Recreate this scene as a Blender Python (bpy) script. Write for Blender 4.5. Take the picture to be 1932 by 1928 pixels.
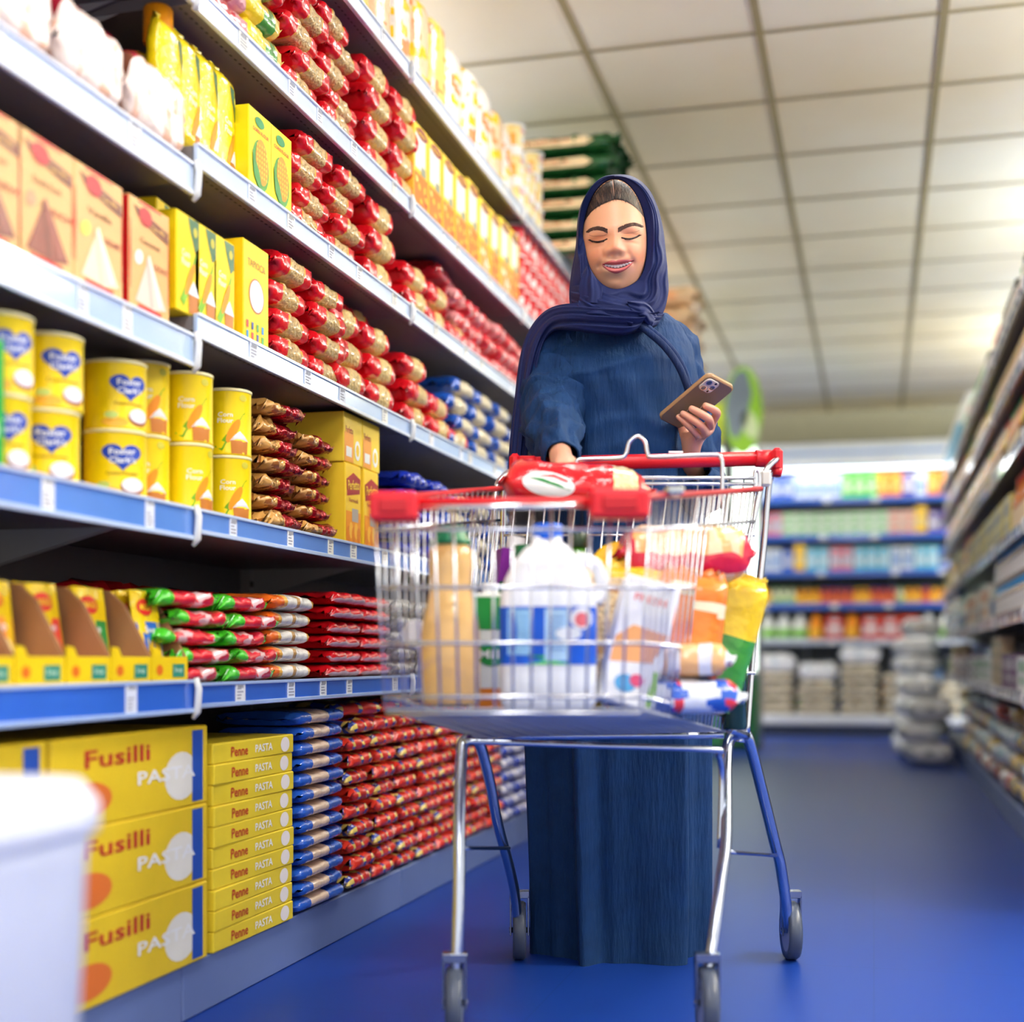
import bpy, math, random
import numpy as np
from mathutils import Vector, Matrix, noise
from mathutils.bvhtree import BVHTree
from math import sin, cos, pi, radians, atan2, sqrt

# ------------------------------------------------------------------ clear, camera, world, light
for _o in list(bpy.data.objects):
    bpy.data.objects.remove(_o)
SC = bpy.context.scene
COL = SC.collection
rnd = random.Random(7)
TH = radians(14.5)
FPX = 2640.0
CAMZ = 0.645
cam = bpy.data.objects.new('camera', bpy.data.cameras.new('camera'))
COL.objects.link(cam)
SC.camera = cam
cam.location = (0, 0, CAMZ)
cam.rotation_euler = (pi / 2, 0, TH)
cam.data.sensor_width = 36
cam.data.lens = FPX * 36 / 1932
cam.data.shift_y = (1240 - 964) / 1932
cam.data.clip_start = 0.05
cam.data.dof.use_dof = True
cam.data.dof.focus_distance = 2.95
cam.data.dof.aperture_fstop = 1.5
SC.view_settings.view_transform = 'Standard'
SC.view_settings.look = 'None'
SC.view_settings.gamma = 1
SC.view_settings.exposure = 0.34
SC.view_settings.use_curve_mapping = False
SC.cycles.max_bounces = 8
SC.cycles.use_denoising = True
SC.cycles.transparent_max_bounces = 16

W = bpy.data.worlds.new('world')
SC.world = W
W.use_nodes = True
W.node_tree.nodes['Background'].inputs[0].default_value = (1.0, 0.98, .94, 1)
W.node_tree.nodes['Background'].inputs[1].default_value = 1.12

def lamp_area(name, loc, sx, sy, power, col=(1, 1, 1), rot=(0, 0, 0), parent=None):
    l = bpy.data.lights.new(name, 'AREA')
    l.shape = 'RECTANGLE'; l.size = sx; l.size_y = sy; l.energy = power; l.color = col
    o = bpy.data.objects.new(name, l); COL.objects.link(o)
    o.location = loc; o.rotation_euler = rot
    if parent: o.parent = parent
    return o

CEIL = CAMZ + 2.117
LAMPS = [(-0.30, 1.7, 12, (1, .97, .92)), (-0.30, 3.9, 16, (1, .97, .92)), (-0.30, 0.3, 20, (1, .98, .95)), (-0.30, -1.3, 38, (1, .98, .95)), (1.6, -1.3, 30, (1, .98, .95)),  # panels all out of view; those behind the camera added for frontal light
         (1.9, 3.0, 50, (1, 1, 1)), (1.9, 6.0, 60, (.95, 1, .97)), (1.9, 9.0, 60, (.95, 1, .97)),
         (-2.7, 3.0, 50, (1, .95, .85)), (-2.7, 6.0, 50, (1, 1, 1)), (-2.7, 9.5, 50, (1, 1, 1))]

# ------------------------------------------------------------------ colour and materials
def lin(c):
    return tuple(((v / 255) / 12.92 if v / 255 <= .04045 else (((v / 255) + .055) / 1.055) ** 2.4) for v in c[:3])

MATS = {}
def mat(name, rough=.4, metal=0, coat=0, bump=0, bscale=60, spec=.5, var=0.04, vscale=12, sheen=0, trans=0, emit=0,
        alpha=1, wave=None, wrot=None, bdist=.01, sss=0):
    if name in MATS: return MATS[name]
    m = bpy.data.materials.new(name); m.use_nodes = True
    nt = m.node_tree; b = nt.nodes['Principled BSDF']
    at = nt.nodes.new('ShaderNodeAttribute'); at.attribute_name = 'Col'
    tc = nt.nodes.new('ShaderNodeTexCoord')
    nz = nt.nodes.new('ShaderNodeTexNoise'); nz.inputs['Scale'].default_value = vscale
    nz.inputs['Detail'].default_value = 4
    nt.links.new(tc.outputs['Object'], nz.inputs['Vector'])
    mr = nt.nodes.new('ShaderNodeMapRange')
    mr.inputs['From Min'].default_value = .3; mr.inputs['From Max'].default_value = .7
    mr.inputs['To Min'].default_value = 1 - var; mr.inputs['To Max'].default_value = 1 + var
    nt.links.new(nz.outputs['Fac'], mr.inputs['Value'])
    mx = nt.nodes.new('ShaderNodeVectorMath'); mx.operation = 'SCALE'
    nt.links.new(at.outputs['Color'], mx.inputs[0]); nt.links.new(mr.outputs[0], mx.inputs['Scale'])
    nt.links.new(mx.outputs[0], b.inputs['Base Color'])
    b.inputs['Roughness'].default_value = rough
    b.inputs['Metallic'].default_value = metal
    b.inputs['Coat Weight'].default_value = coat
    b.inputs['Coat Roughness'].default_value = .08
    b.inputs['Specular IOR Level'].default_value = spec
    b.inputs['Sheen Weight'].default_value = sheen
    b.inputs['Transmission Weight'].default_value = trans
    b.inputs['Alpha'].default_value = alpha
    if sss:
        b.inputs['Subsurface Weight'].default_value = sss
        b.inputs['Subsurface Radius'].default_value = (1, .35, .2)
        b.inputs['Subsurface Scale'].default_value = .006
    if emit:
        nt.links.new(mx.outputs[0], b.inputs['Emission Color']); b.inputs['Emission Strength'].default_value = emit
    if bump:
        if wave:
            mp = nt.nodes.new('ShaderNodeMapping'); mp.inputs['Scale'].default_value = wave
            if wrot: mp.inputs['Rotation'].default_value = wrot
            nt.links.new(tc.outputs['Object'], mp.inputs['Vector'])
            n2 = nt.nodes.new('ShaderNodeTexNoise'); n2.inputs['Scale'].default_value = bscale; n2.inputs['Detail'].default_value = 5
            nt.links.new(mp.outputs[0], n2.inputs['Vector'])
        else:
            n2 = nt.nodes.new('ShaderNodeTexNoise'); n2.inputs['Scale'].default_value = bscale; n2.inputs['Detail'].default_value = 3
            nt.links.new(tc.outputs['Object'], n2.inputs['Vector'])
        bp = nt.nodes.new('ShaderNodeBump'); bp.inputs['Strength'].default_value = bump; bp.inputs['Distance'].default_value = bdist
        nt.links.new(n2.outputs['Fac'], bp.inputs['Height']); nt.links.new(bp.outputs[0], b.inputs['Normal'])
    MATS[name] = m
    return m

mat('print_card', .4, spec=.3, bump=.05, bscale=30)
mat('plastic', .32, spec=.35, bump=.02, bscale=20)
mat('film', .2, coat=.4, bump=.55, bscale=26, bdist=.012, var=.08, vscale=30)
mat('film_grain', .3, coat=.7, bump=.9, bscale=95, bdist=.012, var=.25, vscale=110)
mat('foil', .18, metal=.55, bump=.8, bscale=22, bdist=.02, var=.1)
mat('steel', .22, metal=1, bump=.03, bscale=40)
mat('paint_metal', .38, bump=.03, bscale=15, var=.05, vscale=3)
mat('rail', .2, coat=.5, bump=.02, var=.03)
mat('paper', .7, bump=.03)
mat('abaya_cloth', .8, sheen=.0, bump=.7, bscale=7, wave=(15, 8, 2.2), wrot=(0, .8, 0), bdist=.007, var=.12, vscale=30, spec=.25)
mat('scarf_cloth', .7, sheen=.0, spec=.3, bump=.12, bscale=260, bdist=.002, var=.05, vscale=8)
mat('skin', .42, bump=.04, bscale=350, bdist=.001, var=.03, vscale=20, sss=.25)
mat('lip', .3, bump=.1, bscale=300, bdist=.001, sss=.1)
mat('hair', .5, bump=.8, bscale=40, wave=(14, 2, 2), bdist=.004, var=.4, vscale=60, spec=.35)
mat('card_board', .8, bump=.08, bscale=80)
mat('clear_bag', .08, coat=.3, bump=.5, bscale=30, alpha=.35, bdist=.01)
mat('liquid', .12, coat=.5, bump=.02)
mat('dark_glass', .05, coat=1)
mat('lamp_tube', .5, emit=2.5)
mat('panel_glow', .6, emit=2.2)

# ------------------------------------------------------------------ mesh builder
_TXT = {}
def text_mesh(s):
    if s in _TXT: return _TXT[s]
    cu = bpy.data.curves.new('t', 'FONT'); cu.body = s; cu.resolution_u = 2
    cu.align_x = 'CENTER'; cu.align_y = 'CENTER'
    cu.offset = 0.015
    o = bpy.data.objects.new('t', cu); COL.objects.link(o)
    bpy.context.view_layer.update()
    me = o.evaluated_get(bpy.context.evaluated_depsgraph_get()).to_mesh()
    v = [(a.co.x, a.co.y) for a in me.vertices]; f = [tuple(p.vertices) for p in me.polygons]
    if v:
        x0 = min(a[0] for a in v); x1 = max(a[0] for a in v); y0 = min(a[1] for a in v); y1 = max(a[1] for a in v)
        v = [((a[0] - (x0 + x1) / 2) / (x1 - x0), (a[1] - (y0 + y1) / 2) / (y1 - y0)) for a in v]
    bpy.data.objects.remove(o); bpy.data.curves.remove(cu)
    _TXT[s] = (v, f)
    return _TXT[s]

def ellipse(cx, cy, rx, ry, n=20, rot=0):
    return [(cx + rx * cos(t) * cos(rot) - ry * sin(t) * sin(rot), cy + rx * cos(t) * sin(rot) + ry * sin(t) * cos(rot))
            for t in [2 * pi * k / n for k in range(n)]]
def rect(x0, y0, x1, y1):
    return [(x0, y0), (x1, y0), (x1, y1), (x0, y1)]
def heart(cx, cy, w, h, n=28):
    out = []
    for k in range(n):
        t = 2 * pi * k / n
        out.append((cx - w / 2 * sin(t) ** 3, cy + h * .5 * (13 * cos(t) - 5 * cos(2 * t) - 2 * cos(3 * t) - cos(4 * t)) / 15))
    return out
def dense(poly, k):
    out = []
    for i, a in enumerate(poly):
        b = poly[(i + 1) % len(poly)]
        for j in range(k): out.append((a[0] + (b[0] - a[0]) * j / k, a[1] + (b[1] - a[1]) * j / k))
    return out

class MB:
    def __init__(s):
        s.v = []; s.f = []; s.c = []; s.m = []; s.sm = []
    def face(s, idx, col, m='print_card', smooth=False):
        s.f.append(tuple(idx)); s.c.append(col); s.m.append(m); s.sm.append(smooth)
    def add(s, vs, fs, col, m='print_card', smooth=False, colfn=None):
        b = len(s.v); s.v += [tuple(v) for v in vs]
        for f in fs:
            c = col
            s.face([b + i for i in f], c, m, smooth)
    def box(s, x0, x1, y0, y1, z0, z1, col, m='print_card', c=0.0, cols=None):
        if c <= 0:
            vs = [(x, y, z) for x in (x0, x1) for y in (y0, y1) for z in (z0, z1)]
            fs = [(0, 1, 3, 2), (4, 6, 7, 5), (0, 4, 5, 1), (2, 3, 7, 6), (0, 2, 6, 4), (1, 5, 7, 3)]
            s.add(vs, fs, col, m); return
        X = (x0, x1); Y = (y0, y1); Z = (z0, z1); vs = []; id = {}
        for i in (0, 1):
            for j in (0, 1):
                for k in (0, 1):
                    dx, dy, dz = (c if i == 0 else -c), (c if j == 0 else -c), (c if k == 0 else -c)
                    for a in range(3):
                        id[i, j, k, a] = len(vs)
                        vs.append((X[i] + (dx if a != 0 else 0), Y[j] + (dy if a != 1 else 0), Z[k] + (dz if a != 2 else 0)))
        fs = []
        q = [(0, 0), (0, 1), (1, 1), (1, 0)]
        for i in (0, 1): fs.append([id[i, j, k, 0] for j, k in q])
        for j in (0, 1): fs.append([id[i, j, k, 1] for i, k in q])
        for k in (0, 1): fs.append([id[i, j, k, 2] for i, j in q])
        for j, k in q: fs.append([id[0, j, k, 1], id[1, j, k, 1], id[1, j, k, 2], id[0, j, k, 2]])
        for i, k in q: fs.append([id[i, 0, k, 0], id[i, 1, k, 0], id[i, 1, k, 2], id[i, 0, k, 2]])
        for i, j in q: fs.append([id[i, j, 0, 0], id[i, j, 1, 0], id[i, j, 1, 1], id[i, j, 0, 1]])
        for i in (0, 1):
            for j, k in q: fs.append([id[i, j, k, 0], id[i, j, k, 1], id[i, j, k, 2]])
        s.add(vs, fs, col, m)
    def tube(s, pts, r, col, m='steel', n=8, closed=False, cap=True):
        P = [Vector(p) for p in pts]; N = len(P); R = r if isinstance(r, (list, tuple)) else [r] * N
        base = len(s.v); up = None
        for i in range(N):
            if closed: t = P[(i + 1) % N] - P[i - 1]
            else: t = P[min(i + 1, N - 1)] - P[max(i - 1, 0)]
            if t.length < 1e-9: t = Vector((0, 0, 1))
            t.normalize()
            if up is None:
                up = t.cross(Vector((0, 0, 1)))
                if up.length < .1: up = t.cross(Vector((0, 1, 0)))
            up = (up - t * up.dot(t)).normalized(); w = t.cross(up)
            for k in range(n):
                a = 2 * pi * k / n
                q = P[i] + (up * cos(a) + w * sin(a)) * R[i]
                s.v.append(tuple(q))
        for i in range(N if closed else N - 1):
            j = (i + 1) % N
            for k in range(n):
                l = (k + 1) % n
                s.face((base + i * n + k, base + i * n + l, base + j * n + l, base + j * n + k), col, m, True)
        if cap and not closed:
            s.face([base + k for k in range(n)][::-1], col, m); s.face([base + (N - 1) * n + k for k in range(n)], col, m)
    def lathe(s, prof, col, m='plastic', n=24, colfn=None, cx=0, cy=0, sx=1, sy=1, power=None):
        base = len(s.v)
        for (r, z) in prof:
            for k in range(n):
                a = 2 * pi * k / n; ca, sa = cos(a), sin(a)
                if power:
                    q = (abs(ca) ** power + abs(sa) ** power) ** (-1 / power); ca *= q; sa *= q
                s.v.append((cx + r * sx * ca, cy + r * sy * sa, z))
        for i in range(len(prof) - 1):
            for k in range(n):
                l = (k + 1) % n
                c = col if colfn is None else colfn(i, k)
                s.face((base + i * n + k, base + i * n + l, base + (i + 1) * n + l, base + (i + 1) * n + k), c, m, True)
        for i, rev in ((0, True), (len(prof) - 1, False)):
            if prof[i][0] > 1e-5:
                ids = [base + i * n + k for k in range(n)]
                s.face(ids[::-1] if rev else ids, col if colfn is None else colfn(min(i, len(prof) - 2), 0), m)
    def grid(s, fn, nu, nv, col, m='plastic', colfn=None, wrap_u=False, wrap_v=False, smooth=True, matfn=None):
        base = len(s.v)
        for i in range(nu + (0 if wrap_u else 1)):
            for j in range(nv + (0 if wrap_v else 1)):
                s.v.append(tuple(fn(i / nu, j / nv)))
        NV = nv + (0 if wrap_v else 1); NU = nu + (0 if wrap_u else 1)
        for i in range(nu):
            for j in range(nv):
                a = base + i * NV + j; b = base + ((i + 1) % NU) * NV + j
                j2 = (j + 1) % NV; c = base + ((i + 1) % NU) * NV + j2; d = base + i * NV + j2
                u, v = (i + .5) / nu, (j + .5) / nv
                s.face((a, b, c, d), colfn(u, v) if colfn else col, matfn(u, v) if matfn else m, smooth)
    def bvh(s):
        s._b = BVHTree.FromPolygons([Vector(v) for v in s.v], s.f); return s._b
    def decal(s, poly, col, off=.0006, m='print_card', rings=3, d=(0, 1, 0), fresh=False):
        """polygon given in the front plane (x, z), laid on the surface met along +Y"""
        if fresh or not hasattr(s, '_b'): s.bvh()
        cx = sum(p[0] for p in poly) / len(poly); cz = sum(p[1] for p in poly) / len(poly)
        vs = []; n = len(poly)
        pts = [(cx, cz)] + [(cx + (p[0] - cx) * r / rings, cz + (p[1] - cz) * r / rings) for r in range(1, rings + 1) for p in poly]
        for p in pts: vs.append(s.proj(p, off))
        if any(v is None for v in vs): return
        fs = [(0, 1 + k, 1 + (k + 1) % n) for k in range(n)]
        for r in range(rings - 1):
            for k in range(n):
                l = (k + 1) % n
                fs.append((1 + r * n + k, 1 + (r + 1) * n + k, 1 + (r + 1) * n + l, 1 + r * n + l))
        s.add(vs, fs, col, m, True)
    def proj(s, p, off):
        h = s._b.ray_cast(Vector((p[0], -3, p[1])), Vector((0, 1, 0)))
        if h[0] is None: return None
        return (p[0], h[0].y - off, p[1])
    def text(s, t, cx, cz, w, h, col, off=.0009, m='print_card', rot=0):
        if not hasattr(s, '_b'): s.bvh()
        v, f = text_mesh(t); vs = []
        for a in v:
            x, z = a[0] * w, a[1] * h
            q = s.proj((cx + x * cos(rot) - z * sin(rot), cz + x * sin(rot) + z * cos(rot)), off)
            if q is None: return
            vs.append(q)
        s.add(vs, f, col, m)
    def mesh(s, name):
        me = bpy.data.meshes.new(name)
        me.from_pydata(s.v, [], s.f)
        names = sorted(set(s.m))
        for n in names: me.materials.append(MATS[n])
        ix = {n: i for i, n in enumerate(names)}
        me.polygons.foreach_set('material_index', [ix[x] for x in s.m])
        me.polygons.foreach_set('use_smooth', [bool(x) for x in s.sm])
        at = me.color_attributes.new('Col', 'FLOAT_COLOR', 'CORNER')
        buf = []
        cache = {}
        for f, c in zip(s.f, s.c):
            if c not in cache: cache[c] = lin(c) + (1.0,)
            buf.extend(cache[c] * len(f))
        at.data.foreach_set('color', buf)
        me.update()
        return me
    def build(s, name, parent=None, loc=None, label=None, cat=None, group=None, kind=None):
        o = bpy.data.objects.new(name, s.mesh(name)); COL.objects.link(o)
        if parent: o.parent = parent
        if loc: o.location = loc
        tag(o, label, cat, group, kind)
        return o

def tag(o, label=None, cat=None, group=None, kind=None):
    if label: o['label'] = label
    if cat: o['category'] = cat
    if group: o['group'] = group
    if kind: o['kind'] = kind
    return o
def thing(name, label, cat, loc=(0, 0, 0), rz=0, group=None):
    o = bpy.data.objects.new(name, None); COL.objects.link(o)
    o.location = loc; o.rotation_euler = (0, 0, rz); o.empty_display_size = .05
    return tag(o, label, cat, group)
def extent(o):
    P_ = [Vector(c) for m_ in ([o] if o.type == 'MESH' else list(o.children)) for c in m_.bound_box]
    return [max(p[i] for p in P_) - min(p[i] for p in P_) for i in range(3)]
def fit(o, L=None, H=None, D=None):
    e = extent(o); return (.985 * L / e[0] if L else 1, .985 * D / e[1] if D else 1, 1.0 * H / e[2] if H else 1)
def copy_tree(o, parent=None):
    c = o.copy(); COL.objects.link(c)
    if parent: c.parent = parent
    for ch in list(o.children): copy_tree(ch, c)
    return c
_USED = set()
def place(proto, loc, rz, label, group=None, cat=None, tilt=(0, 0), sc=None):
    """first call moves the prototype itself, later calls copy it with its parts"""
    if proto.name in _USED: o = copy_tree(proto)
    else: o = proto; _USED.add(proto.name)
    o.location = loc; o.rotation_euler = (tilt[0], tilt[1], rz)
    if sc: o.scale = sc
    o['label'] = label
    if group: o['group'] = group
    if cat: o['category'] = cat
    return o
PROTOS = []
def prune():
    for p in PROTOS:
        if p.name not in _USED:
            for c in list(p.children_recursive): bpy.data.objects.remove(c)
            bpy.data.objects.remove(p)
def proto(o, cat):
    o['category'] = cat; PROTOS.append(o); return o

ORD = ['zeroth', 'first', 'second', 'third', 'fourth', 'fifth', 'sixth', 'seventh', 'eighth', 'ninth', 'tenth', 'eleventh', 'twelfth',
       'thirteenth', 'fourteenth', 'fifteenth', 'sixteenth', 'seventeenth', 'eighteenth', 'nineteenth', 'twentieth']
def nth(k):
    if k <= 20: return ORD[k]
    t = {2: 'twenty', 3: 'thirty', 4: 'forty', 5: 'fifty', 6: 'sixty', 7: 'seventy'}[k // 10]
    if k % 10 == 0: return t[:-1] + 'ieth'
    return t + '-' + ORD[k % 10]

def cam2world(X, Z, z):
    return Vector((X * cos(TH) - Z * sin(TH), X * sin(TH) + Z * cos(TH), z))
def pz(px, py, Z):      # where a point seen at (px, py) at depth Z stands, in the figure's own frame (right, away, up)
    return Vector(((px - 966) * Z / FPX, Z, CAMZ + (1240 - py) * Z / FPX))
AF = 1.16; BF = 0.484
def ly(px):             # place along the left shelf front that shows at column px
    u = px - 966; Z = FPX * AF / ((684 - u) * cos(TH)); return Z * (u * sin(TH) / FPX + cos(TH))
def ry(px):
    u = px - 966; Z = FPX * BF / ((u - 684) * cos(TH)); return Z * (u * sin(TH) / FPX + cos(TH))

# ------------------------------------------------------------------ room
YE = 12.35
def struct(name, mb): return mb.build(name, kind='structure')
m = bpy.data.materials.new('floor_tiles'); m.use_nodes = True; MATS['floor_tiles'] = m
nt = m.node_tree; b = nt.nodes['Principled BSDF']
tc = nt.nodes.new('ShaderNodeTexCoord'); br = nt.nodes.new('ShaderNodeTexBrick')
br.offset = 0; br.inputs['Scale'].default_value = 1
br.inputs['Brick Width'].default_value = .6; br.inputs['Row Height'].default_value = .6; br.inputs['Mortar Size'].default_value = .002
br.inputs['Color1'].default_value = (*lin((18, 54, 138)), 1); br.inputs['Color2'].default_value = (*lin((19, 55, 140)), 1)
br.inputs['Mortar'].default_value = (*lin((16, 50, 128)), 1)
nt.links.new(tc.outputs['Object'], br.inputs['Vector']); nt.links.new(br.outputs['Color'], b.inputs['Base Color'])
nz = nt.nodes.new('ShaderNodeTexNoise'); nz.inputs['Scale'].default_value = 6
mr = nt.nodes.new('ShaderNodeMapRange'); mr.inputs['To Min'].default_value = .36; mr.inputs['To Max'].default_value = .46
nt.links.new(nz.outputs['Fac'], mr.inputs['Value']); nt.links.new(mr.outputs[0], b.inputs['Roughness'])
b.inputs['Specular IOR Level'].default_value = .28; b.inputs['Specular Tint'].default_value = (.75, .85, 1, 1)
mb = MB(); mb.box(-6, 6, -3, YE, -.1, 0, (255, 255, 255), 'floor_tiles'); struct('floor', mb)

m = bpy.data.materials.new('ceiling_tiles'); m.use_nodes = True; MATS['ceiling_tiles'] = m
nt = m.node_tree; b = nt.nodes['Principled BSDF']
tc = nt.nodes.new('ShaderNodeTexCoord')
nz = nt.nodes.new('ShaderNodeTexNoise'); nz.inputs['Scale'].default_value = .7; nz.inputs['Detail'].default_value = 5
n3 = nt.nodes.new('ShaderNodeTexNoise'); n3.inputs['Scale'].default_value = 90
cr = nt.nodes.new('ShaderNodeValToRGB')
cr.color_ramp.elements[0].position = .3; cr.color_ramp.elements[0].color = (*lin((232, 216, 178)), 1)
cr.color_ramp.elements[1].position = .7; cr.color_ramp.elements[1].color = (*lin((244, 240, 222)), 1)
nt.links.new(tc.outputs['Object'], nz.inputs['Vector']); nt.links.new(tc.outputs['Object'], n3.inputs['Vector'])
nt.links.new(nz.outputs['Fac'], cr.inputs['Fac']); nt.links.new(cr.outputs[0], b.inputs['Base Color'])
bp = nt.nodes.new('ShaderNodeBump'); bp.inputs['Strength'].default_value = .15; bp.inputs['Distance'].default_value = .005
nt.links.new(n3.outputs['Fac'], bp.inputs['Height']); nt.links.new(bp.outputs[0], b.inputs['Normal'])
b.inputs['Roughness'].default_value = .5
mb = MB(); mb.box(-6, 6, -3, YE, CEIL, CEIL + .1, (255, 255, 255), 'ceiling_tiles'); struct('ceiling', mb)
# T-bar grid
mb = MB()
GX = -0.375; GY = 4.80
for k in range(-9, 11):
    x = GX + .6 * k; mb.box(x - .013, x + .013, -3, YE, CEIL - .0022, CEIL - .0002, (158, 146, 108), 'paper')
for k in range(-12, 13):
    y = GY + .6 * k; mb.box(-6, 6, y - .011, y + .011, CEIL - .0030, CEIL - .0024, (158, 146, 108), 'paper')
struct('trim_1', mb)
mb = MB(); mb.box(-6, 6, YE, YE + .1, 0, CEIL, (168, 164, 138), 'paper'); struct('wall_back', mb)
mb = MB(); mb.box(-6.1, -6, -3, YE, 0, 1.0, (225, 222, 210), 'paper'); struct('wall_left', mb)
mb = MB(); mb.box(6, 6.1, -3, YE, 0, 1.0, (225, 222, 210), 'paper'); struct('wall_right', mb)

for i, (x, y, p, c) in enumerate(LAMPS):
    where = {-0.30: 'above the aisle', 1.9: 'behind the right gondola', 1.6: 'behind the viewer on the right', -2.7: 'behind the left gondola'}[x]
    rank = 1 + [q[1] for q in sorted(LAMPS, key=lambda q: q[1]) if q[0] == x].index(y)
    t = thing('unseen_ceiling_light', f'unseen recessed ceiling light panel {where}, {nth(rank)} from the front', 'ceiling light', (x, y, CEIL - .02))
    fm = MB()
    for a, bb, cc, d in ((-.31, .31, -.31, -.28), (-.31, .31, .28, .31), (-.31, -.28, -.28, .28), (.28, .31, -.28, .28)):
        fm.box(a, bb, cc, d, -.012, .018, (235, 235, 230), 'paint_metal')
    fm.build('frame', t)
    dm = MB(); dm.box(-.279, .279, -.279, .279, .004, .012, (250, 250, 245), 'panel_glow'); dm.build('diffuser', t)
    lamp_area('lamp', (0, 0, -.016), .55, .55, p, c, parent=t)

# strip lights added out of view over the neighbouring aisles to brighten the ceiling
for x, nm in ((1.95, 'right'), (-2.5, 'left')):
    for k, y in enumerate((1.5, 4.2, 6.9, 9.6)):
        t = thing('added_strip_light', f'added unseen strip light over the {nm} neighbouring aisle, {nth(k + 1)} from the front', 'strip light', (x, y, 2.42))
        mb = MB(); mb.box(-.06, .06, -.6, .6, -.02, .02, (235, 235, 232), 'paint_metal', .005); mb.build('housing', t)
        mb = MB()
        for s_ in (-.5, .5): mb.tube([(0, s_, .02), (0, s_, CEIL - 2.42)], .003, (200, 200, 200))
        mb.build('hanger', t)
        mb = MB(); mb.tube([(0, -.58, .035), (0, .58, .035)], .012, (250, 250, 246), 'lamp_tube'); mb.tube([(0, -.58, -.035), (0, .58, -.035)], .012, (250, 250, 246), 'lamp_tube'); mb.build('tube', t)
        lamp_area('added_uplight', (0, 0, .055), .12, 1.1, (40 if y < 2 else 100) if x < 0 else (110 if y < 2 else (440 if y < 6 else 400)), (1, .96, .82) if x < 0 or y < 5 else (.97, 1, .93), rot=(pi, 0, 0), parent=t)
        lamp_area('added_downlight', (0, 0, -.055), .12, 1.1, 24, (1, 1, .98), parent=t)
# ------------------------------------------------------------------ left gondola
SH = {'T': 2.13, 'A': 1.785, 'B': 1.51, 'C': 1.21, 'D': .865, 'E': .557}
SH1 = {'A': 1.79, 'B': 1.455, 'C': 1.155, 'D': .852, 'E': .55}
RH = .042
GREY = (122, 116, 116)
def shelf_bay(y0, y1, sh, label, near=False, side=-1, face=AF, depth=.46, rails=None, top=2.5, tags=3, seed=0):
    r = random.Random(seed)
    t = thing('shelving_unit', label, 'shelving', (side * face, (y0 + y1) / 2, 0), pi / 2 if side < 0 else -pi / 2)
    w = (y1 - y0) / 2
    mb = MB(); mb.box(-w, w, depth, depth + .02, 0, top, (96, 90, 92), 'paint_metal'); mb.build('back_panel', t)
    mb = MB(); mb.box(-w, w, .02, depth, .0, .1, (104, 122, 170), 'paint_metal', .003); mb.build('base_deck', t)
    for s_ in (-1, 1):
        mb = MB(); xx = s_ * (w - .013); mb.box(xx - .012, xx + .012, depth - .03, depth + .005, 0, top, (150, 148, 150), 'paint_metal', .002)
        for k in range(int(top / .05)):
            mb.box(xx - .013, xx + .013, depth - .031, depth - .029, .03 + k * .05, .045 + k * .05, (40, 38, 40), 'paint_metal')
        mb.build('upright', t)
    for key, z in sh.items():
        c1, c2 = rails(key)
        h = .055 if near else RH
        zt = z + h
        mb = MB()
        mb.box(-w + .002, w - .002, .004, depth - .001, zt - .03, zt - .005, GREY, 'paint_metal')
        for k in range(int(w * 2 / .02)):       # punched slots along the front of the underside
            mb.box(-w + .01 + k * .02, -w + .018 + k * .02, .03, .034, zt - .0305, zt - .029, (50, 46, 48), 'paint_metal')
        # brackets
        for s_ in (-1, 1):
            mb.add([(s_ * (w - .004), depth - .01, zt - .03), (s_ * (w - .004), .15, zt - .03), (s_ * (w - .004), depth - .01, zt - .11),
                    (s_ * (w - .007), depth - .01, zt - .03), (s_ * (w - .007), .15, zt - .03), (s_ * (w - .007), depth - .01, zt - .11)],
                   [(0, 1, 2), (3, 5, 4), (1, 4, 5, 2), (0, 2, 5, 3), (0, 3, 4, 1)], (170, 168, 168), 'paint_metal')
        so = mb.build('shelf', t)
        mb = MB()
        def P(y, k):  # profile of the ticket channel, leaning back a little
            return (y, [-.002, -.002, .003][k], [z, zt, zt][k])
        mb.box(-w + .004, w - .004, -.006, .003, z, zt, c1, 'rail', .0015)
        mb.box(-w + .004, w - .004, -.010, -.005, z - .002, z + .006, c2, 'rail', .001)
        mb.box(-w + .004, w - .004, -.010, -.005, zt - .005, zt + .001, c2, 'rail', .001)
        ro = mb.build('price_rail', so)
        n = r.randint(tags, tags + 2)
        for k in range(n):
            xx = -w + .08 + (2 * w - .16) * (k + r.uniform(.2, .8)) / n
            mb = MB(); tw = r.uniform(.028, .04)
            mb.box(xx - tw / 2, xx + tw / 2, -.0082, -.0065, z + .004, zt - .003, r.choice([(238, 238, 236), (232, 230, 216), (225, 230, 240)]), 'paper')
            for q in range(4):
                mb.box(xx - tw * .38, xx + tw * r.uniform(.0, .38), -.0085, -.0082, z + .010 + q * .006, z + .0125 + q * .006, (150, 150, 160), 'paper')
            for q in range(7):
                mb.box(xx - tw * .3 + q * .0035, xx - tw * .3 + q * .0035 + .0015, -.0085, -.0082, zt - .012, zt - .006, (90, 90, 100), 'paper')
            mb.build('price_label', so)
        mb = MB()   # white end clip
        mb.tube([(w - .009, -.012, zt + .004), (w - .007, -.016, zt - .015), (w - .008, -.014, z), (w - .009, -.006, z - .012)], [.005, .007, .007, .004], (225, 225, 222), 'plastic', 6)
        mb.build('rail_clip', so)
    return t
def rails_left(k):  # upper rails coloured paler in place of the strong light on them
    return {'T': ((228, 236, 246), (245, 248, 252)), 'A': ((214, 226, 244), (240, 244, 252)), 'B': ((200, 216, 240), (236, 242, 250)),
            'C': ((178, 202, 236), (226, 234, 246)), 'D': ((92, 138, 214), (196, 214, 240)), 'E': ((52, 104, 204), (170, 194, 234))}[k]
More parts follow.
